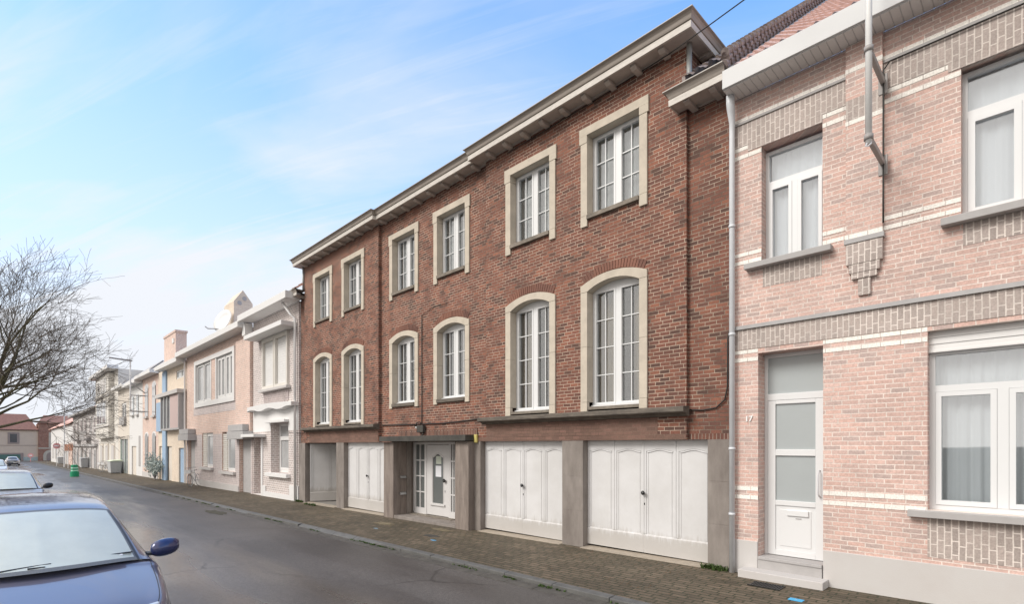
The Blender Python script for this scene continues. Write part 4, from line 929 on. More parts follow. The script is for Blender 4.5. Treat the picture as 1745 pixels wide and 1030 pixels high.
# cornice box, roof
sp_ = MB(); a, b = NX0+0.01, NX1+.1
sp_.hexa([(a,7.93,7.455),(b,7.93,7.455),(b,7.93,7.73),(a,7.93,7.73)], [(a,8.31,7.455),(b,8.31,7.455),(b,8.31,7.73),(a,8.31,7.73)])
sp_.box(a, b, 7.905, 7.935, 7.462, 7.742)
mat('gutter_white', (0.58, 0.585, 0.59), 0.5, noise=0.05, nscale=2); sp_.build('gutter_box', 'gutter_white', Q, bevel=0.006)
m = MB(); x_ = a
while x_ < b: m.box(x_+.006, x_+.094, 7.945, 8.30, 7.448, 7.4555); x_ += 0.1
m.build('soffit_boards', 'pale_white', Q)
rf = tile_roof(XE1+0.015, NX1, 8.0, 7.76, R(38.6), 8.0).build('roof', 'pink_tile', Q, recalc=False)
MB().tube([(NX0+.035, 8.0, 7.77), (NX0+.035, 8.0+8*math.cos(R(38.6)), 7.80+8*math.sin(R(38.6)))], .03, 8).build('verge_flashing', 'zinc', rf)
# house number
def text_mesh(s, size, ext):
    c = bpy.data.curves.new('num', 'FONT'); c.body = s; c.size = size; c.extrude = ext; c.align_x = 'CENTER'; c.align_y = 'CENTER'; c.offset = size*0.02
    o = bpy.data.objects.new('num', c); C.objects.link(o); bpy.context.view_layer.update()
    me = bpy.data.meshes.new_from_object(o.evaluated_get(bpy.context.evaluated_depsgraph_get())); bpy.data.objects.remove(o); bpy.data.curves.remove(c)
    m = MB(); m.v = [tuple(v.co) for v in me.vertices]; m.f = [tuple(p.vertices) for p in me.polygons]; bpy.data.meshes.remove(me); return m
n = text_mesh('17', 0.115, 0.006); n.xf(Matrix.Translation((-3.185, YN-0.012, 2.415)) @ Matrix.Rotation(R(90), 4, 'X')); n.build('house_number', 'sign_white', Q)
# downpipe between the two buildings
t = thing('downpipe', 'pale grey zinc downpipe between the dark brick building and the pink brick house', 'pipe', (-3.42, 8.24, 0))
MB().tube([(-3.40, 8.14, 7.46), (-3.40, 8.14, 7.33), (-3.40, 8.16, 7.25), (-3.41, 8.23, 7.08), (-3.415, 8.235, 6.9), (-3.415, 8.235, 0.0)], [.062,.062,.060,.045,.042,.042], 14).build('pipe', 'pale_zinc', t, smooth=True)
for z_ in (5.45, 3.75, 1.95, .92):
    MB().lathe((-3.415, 8.235, z_), [(.043, -.02), (.05, -.02), (.05, .02), (.043, .02)], 14).build('bracket', 'pale_zinc', t, smooth=True)
# tall pale pole on wall brackets
t = thing('wall_pole', 'tall pale grey pole held by two dark brackets on the pink brick house', 'pole', (-1.45, 7.44, 5.62))
MB().tube([(-1.45, 7.44, 5.62), (-1.45, 7.44, 9.2)], 0.036, 16).build('shaft', 'pale_pole', t, smooth=True)
for z_ in (6.76, 5.70):
    m = MB().box(-1.475, -1.425, 7.47, 8.25, z_-.035, z_+.035).box(-1.50, -1.40, 8.235, 8.262, z_-.16, z_+.10); m.build('bracket', 'bracket', t, bevel=0.006)
    MB().lathe((-1.45, 7.44, z_), [(.037, -.03), (.050, -.03), (.050, .03), (.037, .03)], 16).build('clamp', 'bracket', t, smooth=True)
MB().tube([(-1.46, 7.40, 5.62), (-1.47, 7.38, 5.58), (-1.44, 7.36, 5.56), (-1.41, 7.39, 5.60)], 0.008, 6).build('hook', 'pale_zinc', t)
cable([(-1.44, 8.2, 4.9), (-1.44, 8.22, 6.9), (-1.38, 8.28, 7.02), (-0.5, 8.28, 7.02), (2.0, 8.28, 7.0), (3.9, 8.28, 7.0)], 'grey cable clipped under the top band of the pink brick house', 0.010)

# ------------------------------------------------------------------ pale houses down the street
def shell(h, x0, x1, zt, Y, ops, mt, z0=-1.6, dep=0.15, deep=8.0, roofm='pale_slate'):
    w = MB(); wall_front(w, x0, x1, z0, zt, Y, ops, dep); o = w.build('wall', mt, h, recalc=False)
    for (a, b, c, d_) in ops: MB().quad((a,Y+dep,c),(b,Y+dep,c),(b,Y+dep,d_),(a,Y+dep,d_)).build('recess', mt, h, recalc=False)
    s_ = MB(); e = 0.012
    s_.quad((x0+e,Y,z0),(x0+e,Y,zt),(x0+e,Y+deep,zt),(x0+e,Y+deep,z0)).quad((x1-e,Y,z0),(x1-e,Y+deep,z0),(x1-e,Y+deep,zt),(x1-e,Y,zt)).quad((x0,Y+deep,z0),(x1,Y+deep,z0),(x1,Y+deep,zt),(x0,Y+deep,zt)).quad((x0,Y,zt),(x1,Y,zt),(x1,Y+deep,zt),(x0,Y+deep,zt))
    s_.build('side_wall', mt, h, recalc=False); return o
def gable_roof(h, x0, x1, zt, Y, deep, rise, mt='pale_slate', over=0.15):
    m = MB(); a = [(Y-over, zt), (Y+deep/2, zt+rise), (Y+deep+over, zt), (Y+deep+over, zt-0.12), (Y+deep/2, zt+rise-0.12), (Y-over, zt-0.12)]
    return m.prism(a, 'x', x0, x1).build('roof', mt, h)
def gablewall(h, x, Y, deep, zt, rise, mt):
    MB().prism([(Y, zt-.01), (Y+deep/2, zt+rise-.13), (Y+deep, zt-.01)], 'x', x-.1, x+.1).build('gable', mt, h)
PW = dict(fm='pale_white', gm='pale_window_glass', muntin=False, room=False)

# white brick house with canopies
K = thing('terraced_house', 'pale grey brick house with white canopies beside the dark brick building', 'house', (-22.7, 8.3, gz(-22.7)))
shell(K, -25.2, XE0-0.02, 7.60, 8.3, [(-23.85, -21.08, 4.40, 6.62), (-23.05, -21.15, 0.86, 2.95), (-25.1, -24.15, -0.18, 2.36)], 'pale_grey_brick', dep=0.5)
m = MB().box(-25.45, -19.95, 7.70, 8.29, 7.58, 7.86).build('roof_edge', 'pale_white', K, bevel=.01)
MB().box(-24.55, -20.3, 7.68, 8.29, 6.62, 6.80).build('window_canopy', 'pale_white', K, bevel=.01)
for a, b in ((-23.85, -22.47), (-22.43, -21.08)):
    f = MB().box(a, a+.1, 8.20, 8.5, 4.42, 6.61).box(b-.1, b, 8.20, 8.5, 4.42, 6.61).box(a+.1, b-.1, 8.20, 8.5, 6.45, 6.61).box(a+.1, b-.1, 8.2, 8.5, 4.42, 4.55).build('window', 'pale_render', K)
    m = MB()
    for k in range(38): m.box(a+.1, b-.1, 8.31+.006*(k%2), 8.35, 4.55+k*.05+.002, 4.60+k*.05)
    m.build('roller_shutter', 'pale_white', f)
MB().box(-24.0, -20.9, 8.10, 8.45, 4.30, 4.41).build('sill', 'pale_plinth', K, bevel=.01)
m = MB()
for i in range(22): m.box(-23.8+i*.125, -23.8+i*.125+.06, 8.26, 8.31, 3.75+(i%2)*.08, 4.24)
m.build('patterned_bricks', 'pale_mauve_brick', K)
wv = [(-25.2+i*.25, 0.06*math.sin(i*.62)) for i in range(20)]
for (a, ha), (b, hb) in zip(wv, wv[1:]): pass
m = MB(); 
m.prism([(-25.15, 3.50)]+[(-25.15+4.95*i/20, 3.52+.05*math.sin(i*.75)) for i in range(21)]+[(-20.2+4.95*0, 3.66)]+[(-20.2-4.95*i/20, 3.70+.07*math.sin(math.pi*i/20)) for i in range(21)], 'y', 8.02, 8.3); m.build('wavy_ledge', 'pale_white', K)
w_ = MB(); wall_front(w_, -25.19, XE0-.03, 2.60, 3.55, 8.292, [(-23.05, -21.15, 2.3, 2.95)], .0); w_.build('white_band', 'pale_white', K, recalc=False)
window(K, -23.05, -21.15, 0.86, 2.95, 8.3+.35, transom=2.35, leaves=1, solid='pale_window', fw=.12, lw=.08, **PW)
MB().box(-23.3, -20.95, 8.12, 8.5, .70, .855).build('sill', 'pale_white', K, bevel=.01)
MB().box(-23.2, -21.1, 8.10, 8.3, 2.95, 3.06).build('lintel', 'pale_white', K, bevel=.01)
MB().box(-25.1, -24.15, 8.78, 8.82, -.3, 2.36).build('front_door', 'pale_mauve_brick', K)
MB().box(-25.25, -23.6, 7.78, 8.29, 2.37, 2.50).build('door_canopy', 'pale_white', K, bevel=.01)
MB().box(-24.14, -23.95, 8.26, 8.5, -.3, 2.36).build('door_post', 'pale_white', K)
MB().box(-24.14, XE0-.03, 8.265, 8.3, -.5, .02).box(-24.14, -23.6, 8.262, 8.3, .02, .25).box(-21.0, XE0-.03, 8.262, 8.3, .02, .42).build('plinth', 'pale_white', K)
MB().tube([(-20.75, 7.9, 7.58), (-20.45, 8.1, 7.1), (-20.30, 8.2, 6.95), (-20.30, 8.22, -.15)], .05, 10).build('rain_pipe', 'pale_white', K, smooth=True)
# pentagonal yellow chimney
t = thing('chimney', 'tall yellow brick chimney with pointed top and two round holes behind the white roof edge', 'chimney', (-29.8, 9.05, 7.4))
m = MB().prism([(8.62, 7.4), (8.62, 9.42), (9.05, 10.05), (9.52, 9.42), (9.52, 7.4)], 'x', -30.6, -29.0); m.build('stack', 'pale_yellow_brick', t)
for z_, y_ in ((9.36, 8.88), (9.62, 9.12)):
    MB().lathe((-28.995, y_, z_), [(.11, 0.0), (.11, .012)], 16, 'x').build('flue_hole', 'pale_dark', t)
# red and mauve brick house with dish
K = thing('terraced_house', 'pale red brick house with long white roof edge, dark door boxes and shuttered windows', 'house', (-31.0, 8.3, gz(-31)))
shell(K, -37.0, -25.24, 7.40, 8.3, [(-34.7, -27.9, 4.38, 6.72), (-33.5, -31.4, .80, 2.70), (-29.8, -27.7, .70, 2.70), (-36.6, -35.0, -.55, 2.30), (-27.1, -25.5, -.45, 2.3)], 'pale_orange_brick', dep=.28)
MB().box(-37.2, -25.50, 7.72, 8.29, 7.38, 7.66).build('roof_edge', 'pale_white', K, bevel=.01)
MB().box(-25.62, -25.22, 7.95, 8.29, 7.0, 7.55).build('pier_cap', 'pale_white', K, bevel=.01)
MB().box(-27.25, -25.26, 8.17, 8.299, 2.3, 7.0).build('pier', 'pale_orange_brick', K)
m = MB().box(-34.95, -34.64, 8.22, 8.5, 4.20, 6.9).box(-27.96, -27.65, 8.22, 8.5, 4.2, 6.9).box(-34.64, -27.96, 8.22, 8.5, 6.66, 6.9).box(-34.64, -27.96, 8.22, 8.5, 4.2, 4.46).box(-31.75, -31.6, 8.25, 8.5, 4.46, 6.66).box(-30.85, -30.7, 8.25, 8.5, 4.46, 6.66); MB().box(-31.6, -30.85, 8.27, 8.5, 4.46, 6.66).build('window_pier', 'pale_orange_brick', K)
m.build('window_band', 'pale_white', K)
for a, b in ((-34.62, -33.25), (-33.15, -31.77)): window(K, a, b, 4.47, 6.65, 8.33, leaves=1, solid='pale_window', fw=.08, lw=.05, **PW)
for a, b in ((-30.68, -29.35), (-29.3, -27.98)): window(K, a, b, 4.47, 6.65, 8.33, leaves=2, solid='pale_window', fw=.08, lw=.09, **PW)
MB().quad((-35.3,8.29,3.75),(-27.5,8.29,3.75),(-27.5,8.29,4.2),(-35.3,8.29,4.2)).build('dark_panel', 'pale_mauve_brick', K, recalc=False)
w_ = MB(); wall_front(w_, -36.9, -25.26, -1.0, 2.62, 8.291, [(-33.5, -31.4, .80, 2.70), (-29.8, -27.7, .70, 2.70), (-36.6, -35.0, -1.1, 2.30), (-27.1, -25.5, -1.1, 2.3)], .0); w_.build('lower_facing', 'pale_mauve_brick', K, recalc=False)
MB().box(-34.9, -27.2, 8.26, 8.3, -1.0, .05).build('plinth', 'pale_plinth', K)
for a, b, z_ in ((-33.5, -31.4, .8), (-29.8, -27.7, .7)):
    m = MB()
    for k in range(18): m.box(a+.003, a+.71, 8.34+.01*(k%2), 8.40, z_+.02+k*.105, z_+.02+k*.105+.09)
    wf = window(K, a+.72, b, z_, 2.68, 8.38, leaves=1, solid='pale_window', fw=.1, lw=.07, **PW); m.build('shutter', 'pale_render', wf)
    MB().box(a-.15, b+.1, 8.15, 8.6, z_-.14, z_-.005).build('sill', 'pale_plinth', K)
for a, b in ((-37.0, -34.7), (-27.5, -25.2)):
    m = MB().box(a, b, 7.85, 8.29, 2.30, 2.66).box(a, b-.2, 7.9, 8.29, 2.68, 2.98); m.build('door_canopy', 'pale_dark', K, bevel=.01)
for a, b in ((-36.6, -35.0), (-27.1, -25.5)): MB().box(a+.01, b-.01, 8.46, 8.50, -1, 2.29).build('front_door', 'pale_dark', K)
MB().tube([(-36.95, 8.2, 7.3), (-36.95, 8.2, -.3)], .05, 8).build('rain_pipe', 'pale_white', K)
t = thing('satellite_dish', 'pale round satellite dish on the roof beside the pointed chimney', 'satellite dish', (-29.3, 8.3, 7.5))
m = MB().lathe((0,0,0), [(0.0, .12), (.23, .11), (.46, .05), (.62, -.035), (.62, -.055), (.43, .02), (0, .08)], 24, 'y')
m.xf(Matrix.Translation((-29.3, 8.2, 8.38)) @ Matrix.Rotation(R(20), 4, 'Z') @ Matrix.Rotation(R(-18), 4, 'X')); m.build('reflector', 'pale_white', t, smooth=True)
MB().tube([(-29.3, 8.3, 7.5), (-29.3, 8.3, 8.3)], .035, 8).build('mast', 'pale_dark', t)
MB().tube([(-29.3, 8.2, 7.95), (-29.7, 7.6, 7.95), (-29.75, 7.5, 8.05)], .03, 6).build('feed_arm', 'pale_dark', t)
# yellow brick house with blue strip
K = thing('terraced_house', 'pale yellow brick house with blue vertical strip, blue door and wooden bay', 'house', (-41, 8.3, gz(-41)))
shell(K, -44.9, -37.02, 7.25, 8.3, [(-39.6, -37.2, 6.30, 6.85), (-42.9, -37.15, 3.1, 5.25), (-38.9, -37.15, -.45, 1.85), (-44.6, -40.8, -.5, 1.95)], 'pale_yellow_brick', dep=.14)
MB().box(-43.2, -37.05, 7.75, 8.29, 7.15, 7.42).build('roof_edge', 'pale_white', K, bevel=.01)
MB().box(-43.15, -42.1, 8.2, 8.32, -.5, 7.1).build('blue_strip', 'pale_blue', K)
MB().box(-44.8, -43.2, 8.15, 8.32, 3.0, 5.05).build('blue_panel', 'pale_blue', K)
window(K, -39.6, -37.2, 6.30, 6.85, 8.34, leaves=2, solid='pale_glass', fw=.06, lw=.05, **PW)
m = MB().box(-43.3, -37.05, 7.80, 8.28, 5.25, 5.50); m.build('bay_roof', 'pale_plinth', K, bevel=.01)
bw_ = MB().box(-42.1, -37.1, 7.92, 8.29, 3.0, 3.12); 
for x_ in (-42.05, -41.1, -40.2, -37.2): bw_.box(x_-.06, x_+.06, 7.90, 8.29, 3.12, 5.25)
by = bw_.build('bay_frame', 'pale_dark', K)
MB().box(-42.0, -39.6, 8.0, 8.2, 3.12, 5.25).build('pane', 'pale_glass', by)
MB().box(-39.6, -37.2, 7.95, 8.2, 3.12, 5.25).build('wood_panel', 'pale_wood', by)
MB().box(-38.88, -37.17, 8.39, 8.43, -.8, 1.84).build('front_door', 'pale_blue', K)
MB().box(-44.58, -40.82, 8.39, 8.43, -.8, 1.94).build('garage_door', 'pale_beige', K)
t = thing('chimney', 'pale orange brick chimney above the yellow brick house', 'chimney', (-46, 9.6, 7.2))
MB().box(-48.2, -44.5, 9.3, 10.0, 7.0, 10.35).box(-48.3, -44.4, 9.25, 10.05, 10.35, 10.5).build('stack', 'pale_orange_brick', t); MB().box(-45.4, -44.9, 9.24, 9.3, 9.6, 9.95).build('vent', 'pale_white', t)
# orange brick house
def arched(h, x0, x1, z0, z1, Y, mt='pale_window', surround_mt='pale_white'):
    c, hw = (x0+x1)/2, (x1-x0)/2
    outl = [(x0, z0), (x1, z0), (x1, z1-hw*.7)] + [(c+hw*math.cos(a), z1-hw*.7+hw*.7*math.sin(a)) for a in [math.pi*k/10 for k in range(1, 10)]] + [(x0, z1-hw*.7)]
    big = [(c+(p[0]-c)*1.3, z1-(z1-p[1])*1.0+ (.12 if p[1] > z1-hw*.8 else 0)) for p in outl if p[1] > z1-hw*1.5]
    f = MB().prism(big, 'y', Y-.03, Y+.01).build('window', surround_mt, h)
    MB().prism(outl, 'y', Y-.045, Y-.031).build('pane', mt, f)
    MB().box(x0-.1, x1+.1, Y-.15, Y, z0-.14, z0).build('sill', 'pale_plinth', f)
K = thing('terraced_house', 'pale orange brick house with narrow arched windows', 'house', (-47.5, 8.3, gz(-47)))
shell(K, -50.6, -44.92, 7.3, 8.3, [], 'pale_orange_brick')
for a in (-49.5, -46.8):
    arched(K, a, a+1.1, 4.25, 6.7, 8.3); arched(K, a, a+1.1, .45, 2.95, 8.3)
MB().box(-50.6, -44.92, 8.25, 8.3, -1.0, -.05).build('plinth', 'pale_plinth', K)
MB().box(-50.7, -44.8, 7.75, 8.29, 7.25, 7.5).build('roof_edge', 'pale_white', K, bevel=.01)
gable_roof(K, -50.6, -44.92, 7.5, 8.3, 5.0, 2.35)
# white house
K = thing('terraced_house', 'plain white rendered house with narrow recessed door', 'house', (-53.5, 8.3, gz(-53)))
shell(K, -56.5, -50.62, 7.1, 8.3, [(-55.4, -53.3, -.6, 1.95)], 'pale_white', dep=.14)
MB().box(-55.38, -53.32, 8.39, 8.43, -1, 1.94).build('front_door', 'pale_beige', K)
for a in (-55.3, -53.3): arched(K, a+.2, a+1.0, 4.6, 6.3, 8.3, 'pale_glass')
MB().box(-52.2, -51.5, 8.28, 8.3, .3, 2.8).build('window', 'pale_sill', K)
MB().box(-56.6, -50.7, 7.75, 8.29, 7.05, 7.32).build('roof_edge', 'pale_white', K, bevel=.01)
gable_roof(K, -56.5, -50.62, 7.32, 8.3, 5.0, 2.35)
# beige house
K = thing('terraced_house', 'beige rendered house with tall dark window between the white and the cream houses', 'house', (-59.5, 8.3, gz(-60)))
shell(K, -62.5, -56.52, 7.3, 8.3, [(-60.5, -58.1, 3.8, 5.95), (-61.4, -57.2, -.6, 2.6)], 'pale_beige', dep=.16)
window(K, -60.5, -58.1, 3.8, 5.95, 8.36, leaves=2, solid='pale_window', fw=.12, lw=.1, **PW)
MB().box(-60.6, -58.0, 8.1, 8.28, 3.9, 4.6).build('balcony_rail', 'pale_dark', K)
f = MB().box(-61.38, -61.1, 8.33, 8.44, -.6, 2.59).box(-59.3, -59.0, 8.33, 8.44, -.6, 2.59).box(-57.5, -57.22, 8.33, 8.44, -.6, 2.59).build('shop_front', 'faded_green', K)
MB().box(-61.3, -57.3, 8.40, 8.43, -1, 2.59).build('pane', 'pale_window', f)
MB().box(-62.6, -56.6, 7.75, 8.29, 7.25, 7.5).build('roof_edge', 'pale_white', K, bevel=.01)
gable_roof(K, -62.5, -56.52, 7.5, 8.3, 5.0, 2.35)
# cream house, taller, with a bay
K = thing('terraced_house', 'tall cream house with projecting window bay and flat white roof edge', 'house', (-69, 8.3, gz(-69)))
shell(K, -76.0, -62.52, 9.45, 8.3, [], 'pale_render')
MB().box(-74.5, -65.0, 7.85, 8.29, 2.75, 9.3).build('bay', 'pale_render', K)
MB().box(-76.3, -62.3, 7.4, 8.29, 9.4, 9.75).build('roof_edge', 'pale_white', K, bevel=.01)
for z_, h_, mt_ in ((7.4, 1.5, 'pale_plinth'), (4.2, 2.4, 'pale_window')):
    f = MB().box(-73.3, -66.3, 7.80, 7.86, z_, z_+h_).build('window', 'pale_white', K)
    m = MB()
    for a in ((-73.0, -71.2), (-70.6, -69.4), (-68.6, -66.8)): m.box(a[0], a[1], 7.77, 7.81, z_+.15, z_+h_-.15)
    m.build('pane', mt_, f)
MB().box(-75, -64.6, 7.75, 7.9, 6.95, 7.15).box(-75, -64.6, 7.75, 7.9, 3.9, 4.05).build('string_course', 'pale_plinth', K)
for a in (-74.5, -70.5, -66.5):
    f = MB().box(a, a+2.2, 8.24, 8.3, -.9, 2.2).build('window', 'pale_beige', K); MB().box(a+.3, a+1.9, 8.21, 8.245, -.5, 2.0).build('pane', 'pale_plinth', f)
# brownish-grey house
K = thing('terraced_house', 'grey brown brick house with balcony rails beyond the tall cream house', 'house', (-90, 8.3, gz(-90)))
shell(K, -105, -76.02, 6.35, 8.3, [], 'taupe_brick', deep=7)
MB().box(-105.2, -76.04, 7.7, 8.29, 6.25, 6.5).build('roof_edge', 'pale_dark', K)
gable_roof(K, -92, -76.02, 6.5, 8.3, 7, 2.6, 'pale_red_tile')
f0 = MB().box(-105, -77, 8.0, 8.29, 1.9, 2.2).build('string_course', 'pale_dark', K)
for i, a in enumerate((-103, -98.5, -93.5, -89, -84, -79.5)):
    f = MB().box(a, a+1.8, 8.22, 8.3, 3.4, 5.6).build('window', 'pale_white' if i > 3 else 'pale_plinth', K); MB().box(a+.3, a+1.5, 8.2, 8.225, 3.6, 5.4).build('pane', 'pale_window', f)
    f = MB().box(a, a+1.8, 8.22, 8.3, -.9, 1.7).build('window', 'pale_plinth', K); MB().box(a+.3, a+1.5, 8.2, 8.225, -.7, 1.5).build('pane', 'pale_window', f)
for a in (-99, -88):
    MB().box(a, a+5, 7.6, 8.29, 2.7, 2.85).box(a, a+5, 7.6, 7.65, 2.85, 3.7).build('balcony', 'pale_sill', K)
t = thing('chimney', 'grey chimney on the red roofs far down the street', 'chimney', (-92, 10, 7))
MB().box(-95, -91.5, 10, 11.2, 6.5, 8.9).box(-95.2, -91.3, 9.9, 11.3, 8.7, 8.85).build('stack', 'pale_sill', t); MB().lathe((-93.2, 10.6, 8.9), [(.15, 0), (.15, .5)], 10).build('chimney_pot', 'pale_dark', t)
# white house with tall red roof
K = thing('terraced_house', 'white house with pale red tiled roof and wide pale gates', 'house', (-120, 8.3, gz(-120)))
shell(K, -151, -105.05, 5.4, 8.3, [], 'pale_white', deep=10)
gable_roof(K, -151, -105.05, 5.5, 8.3, 10, 3.6, 'pale_red_tile', .4)
gablewall(K, -150.8, 8.3, 10, 5.45, 3.6, 'pale_white')
MB().box(-111, -105.1, 8.2, 8.29, -2, 2.4).build('red_facing', 'pale_orange_brick', K)
f = MB().box(-126, -114, 8.2, 8.29, -1.6, 1.7).build('gate', 'pale_plinth', K)
MB().box(-120.2, -119.8, 8.17, 8.2, -1.6, 1.7).build('gate_post', 'pale_sill', f)
MB().box(-130, -115, 8.1, 8.29, 1.9, 2.3).build('lintel', 'pale_plinth', K)
for a in (-147, -140, -133): f = MB().box(a, a+3, 8.22, 8.3, -.6, 1.6).build('window', 'pale_plinth', K)
# cross-street buildings closing the view
FX = -170.0
K = thing('corner_house', 'cream rendered house with red tiled roof and green garage door closing the street', 'house', (FX, -2, gz(FX)))
zg = gz(FX)
MB().box(FX-10, FX, -16, 7.0, zg-.3, 5.85).build('wall', 'far_cream', K)
m = MB().prism([(FX+.4, 5.85), (FX-5, 9.6), (FX-10.4, 5.85)], 'y', -16.2, 7.05) if False else MB()
m.hexa([(FX+.4,-16,5.8),(FX+.4,7.1,5.8),(FX-5,5.0,9.7),(FX-5,-16,9.7)], [(FX+.3,-16,5.6),(FX+.3,7.1,5.6),(FX-10.4,7.1,5.6),(FX-10.4,-16,5.8)])
m.build('roof', 'red_tile', K)
MB().box(FX, FX+.35, -16, 7.1, 5.62, 5.84).build('gutter', 'car_trim', K)
MB().box(FX, FX+.06, -16, 7.0, 2.0, 2.1).build('string_course', 'far_frame', K)
for y_ in (-5.2, 3.6-.9):
    f = MB().box(FX, FX+.08, y_-1.0, y_+1.0, 2.4, 5.1).build('window', 'far_frame', K); MB().box(FX+.07, FX+.1, y_-.6, y_+.6, 2.75, 4.75).build('pane', 'dark_window', f)
f = MB().box(FX, FX+.08, -6.2, -4.3, -.9, .5).build('window', 'far_frame', K); MB().box(FX+.07, FX+.1, -5.8, -4.7, -.7, .3).build('pane', 'dark_window', f)
f = MB().box(FX, FX+.1, -1.8, 4.4, zg, .25).build('garage_door', 'far_frame', K); MB().box(FX+.09, FX+.12, -1.3, 3.9, zg, -.1).build('door_panel', 'green_door', f)
MB().box(FX, FX+.05, 4.4, 7.0, zg, zg+.9).build('plinth', 'faded_green', K)
K = thing('corner_house', 'red brick house with arched cream doorway beside the cream house', 'house', (FX, 9, zg))
MB().box(FX-10, FX+.3, 7.02, 14, zg-.3, 7.4).build('wall', 'far_red_brick', K)
m = MB().hexa([(FX+.6,6.9,7.4),(FX+.6,14,7.4),(FX-5,14,9.6),(FX-5,8.2,9.6)], [(FX+.5,6.9,7.3),(FX+.5,14,7.3),(FX-10,14,7.3),(FX-10,7.02,7.3)]); m.build('roof', 'red_tile', K)
f = MB().box(FX+.3, FX+.36, 8.9, 11.3, 1.6, 5.2).build('window', 'stone', K); MB().box(FX+.35, FX+.39, 9.4, 10.8, 1.9, 4.9).build('pane', 'dark_window', f)
m = MB().prism([(7.9, zg), (7.9, -.4)]+[(9.4-1.5*math.cos(math.pi*k/10), -.4+1.4*math.sin(math.pi*k/10)) for k in range(11)]+[(10.9, zg)], 'x', FX+.3, FX+.38); f = m.build('doorway', 'stone', K)
MB().prism([(8.5, zg), (8.5, -.5)]+[(9.4-.9*math.cos(math.pi*k/10), -.5+.9*math.sin(math.pi*k/10)) for k in range(11)]+[(10.3, zg)], 'x', FX+.37, FX+.41).build('door', 'far_frame', f)
MB().box(FX+.3, FX+.36, 7.02, 12, 1.2, 1.5).build('string_course', 'stone', K)

# ------------------------------------------------------------------ street furniture down the street
zb = gz(-57)
t = thing('traffic_barrel', 'green plastic traffic barrel with white bands standing on the road near the kerb', 'barrel', (-57.0, 4.62, zb-.075))
MB().lathe((-57.0, 4.62, zb-.075), [(.30, 0), (.30, .40), (.24, .42), (.24, .95), (.20, .99), (.0, 1.0)], 20).build('body', 'barrel_green', t, smooth=False)
for z_ in (.46, .68): MB().lathe((-57.0, 4.62, zb-.075+z_), [(.246, 0), (.246, .10)], 20).build('band', 'barrel_white', t)
def bin_(x, y, w, d_, h, label, mt='faded_bin', lid='faded_bin'):
    z = gz(x); t = thing('wheelie_bin', label, 'bin', (x, y, z))
    MB().hexa([(x-w*.42,y-d_*.42,z+.06),(x+w*.42,y-d_*.42,z+.06),(x+w*.42,y+d_*.42,z+.06),(x-w*.42,y+d_*.42,z+.06)], [(x-w*.5,y-d_*.5,z+h*.9),(x+w*.5,y-d_*.5,z+h*.9),(x+w*.5,y+d_*.5,z+h*.9),(x-w*.5,y+d_*.5,z+h*.9)]).build('body', mt, t, bevel=.02)
    MB().prism([(y-d_*.56, z+h*.9), (y+d_*.56, z+h*.9), (y+d_*.5, z+h), (y-d_*.3, z+h*.97)], 'x', x-w*.54, x+w*.54).build('lid', lid, t, bevel=.02)
    for s_ in (-1, 1): MB().lathe((x+s_*w*.4, y+d_*.4, z+.08), [(.08, -.03), (.08, .03)], 12, 'x').build('wheel', 'faded_tyre', t)
bin_(-60.4, 7.75, 1.9, .9, 1.25, 'wide grey waste container with lime green lid before the beige house', lid='faded_lime')
bin_(-85.0, 7.8, 2.0, .8, 1.3, 'grey waste container in front of the grey brown brick house')
bin_(-118.0, 7.7, 1.6, .8, 1.2, 'small grey bin in front of the pale gates far down the street')
def bicycle(x, y, ang, label, mt='faded_frame', group=None):
    z = gz(x); t = thing('bicycle', label, 'bicycle', (x, y, z), group)
    X = Matrix.Translation((x, y, z)) @ Matrix.Rotation(ang, 4, 'Z') @ Matrix.Rotation(R(7), 4, 'X')
    for cx_ in (-.53, .53):
        m = MB(); k = 24
        m.tube([(cx_+.33*math.cos(2*math.pi*i/k), 0, .34+.33*math.sin(2*math.pi*i/k)) for i in range(k+1)], .018, 6, cap=False); w_ = m.xf(X).build('wheel', 'faded_tyre', t)
        s_ = MB()
        for i in range(10): s_.tube([(cx_, 0, .34), (cx_+.32*math.cos(i*.628), 0, .34+.32*math.sin(i*.628))], .004, 4)
        s_.xf(X).build('spokes', 'faded_frame', w_)
    f = MB()
    for a, b in (((-.53,0,.34),(-.1,0,.30)), ((-.1,0,.30),(-.25,0,.85)), ((-.53,0,.34),(-.22,0,.78)), ((-.1,0,.3),(.38,0,.78)), ((-.22,0,.75),(.36,0,.86)), ((.53,0,.34),(.36,0,.92)), ((.36,0,.92),(.33,0,1.05))): f.tube([a, b], .018, 8)
    f.xf(X).build('frame', mt, t)
    MB().tube([(.25,-.28,1.05),(.35,-.18,1.07),(.34,0,1.05),(.35,.18,1.07),(.25,.28,1.05)], .014, 8).xf(X).build('handlebar', 'faded_tyre', t)
    MB().hexa([(-.40,-.08,.88),(-.12,-.02,.88),(-.12,.02,.88),(-.40,.08,.88)], [(-.40,-.08,.93),(-.12,-.02,.92),(-.12,.02,.92),(-.40,.08,.93)]).xf(X).build('saddle', 'faded_tyre', t, bevel=.01)
    MB().box(.42,.72,-.15,.15,.75,.95).xf(X).build('basket', 'pale_white', t)
bicycle(-33.6, 7.95, R(-35), 'pale grey bicycle with white basket leaning by the mauve brick wall')
for i, (x_, a_) in enumerate(((-63.6, -50), (-65.5, -60), (-67.3, -40))):
    bicycle(x_, 7.8, R(a_), ['faded bicycle parked nearest the wide waste container', 'faded bicycle parked in the middle of the three before the cream house', 'faded bicycle parked farthest down the street before the cream house'][i], group='bicycles parked before the cream house')
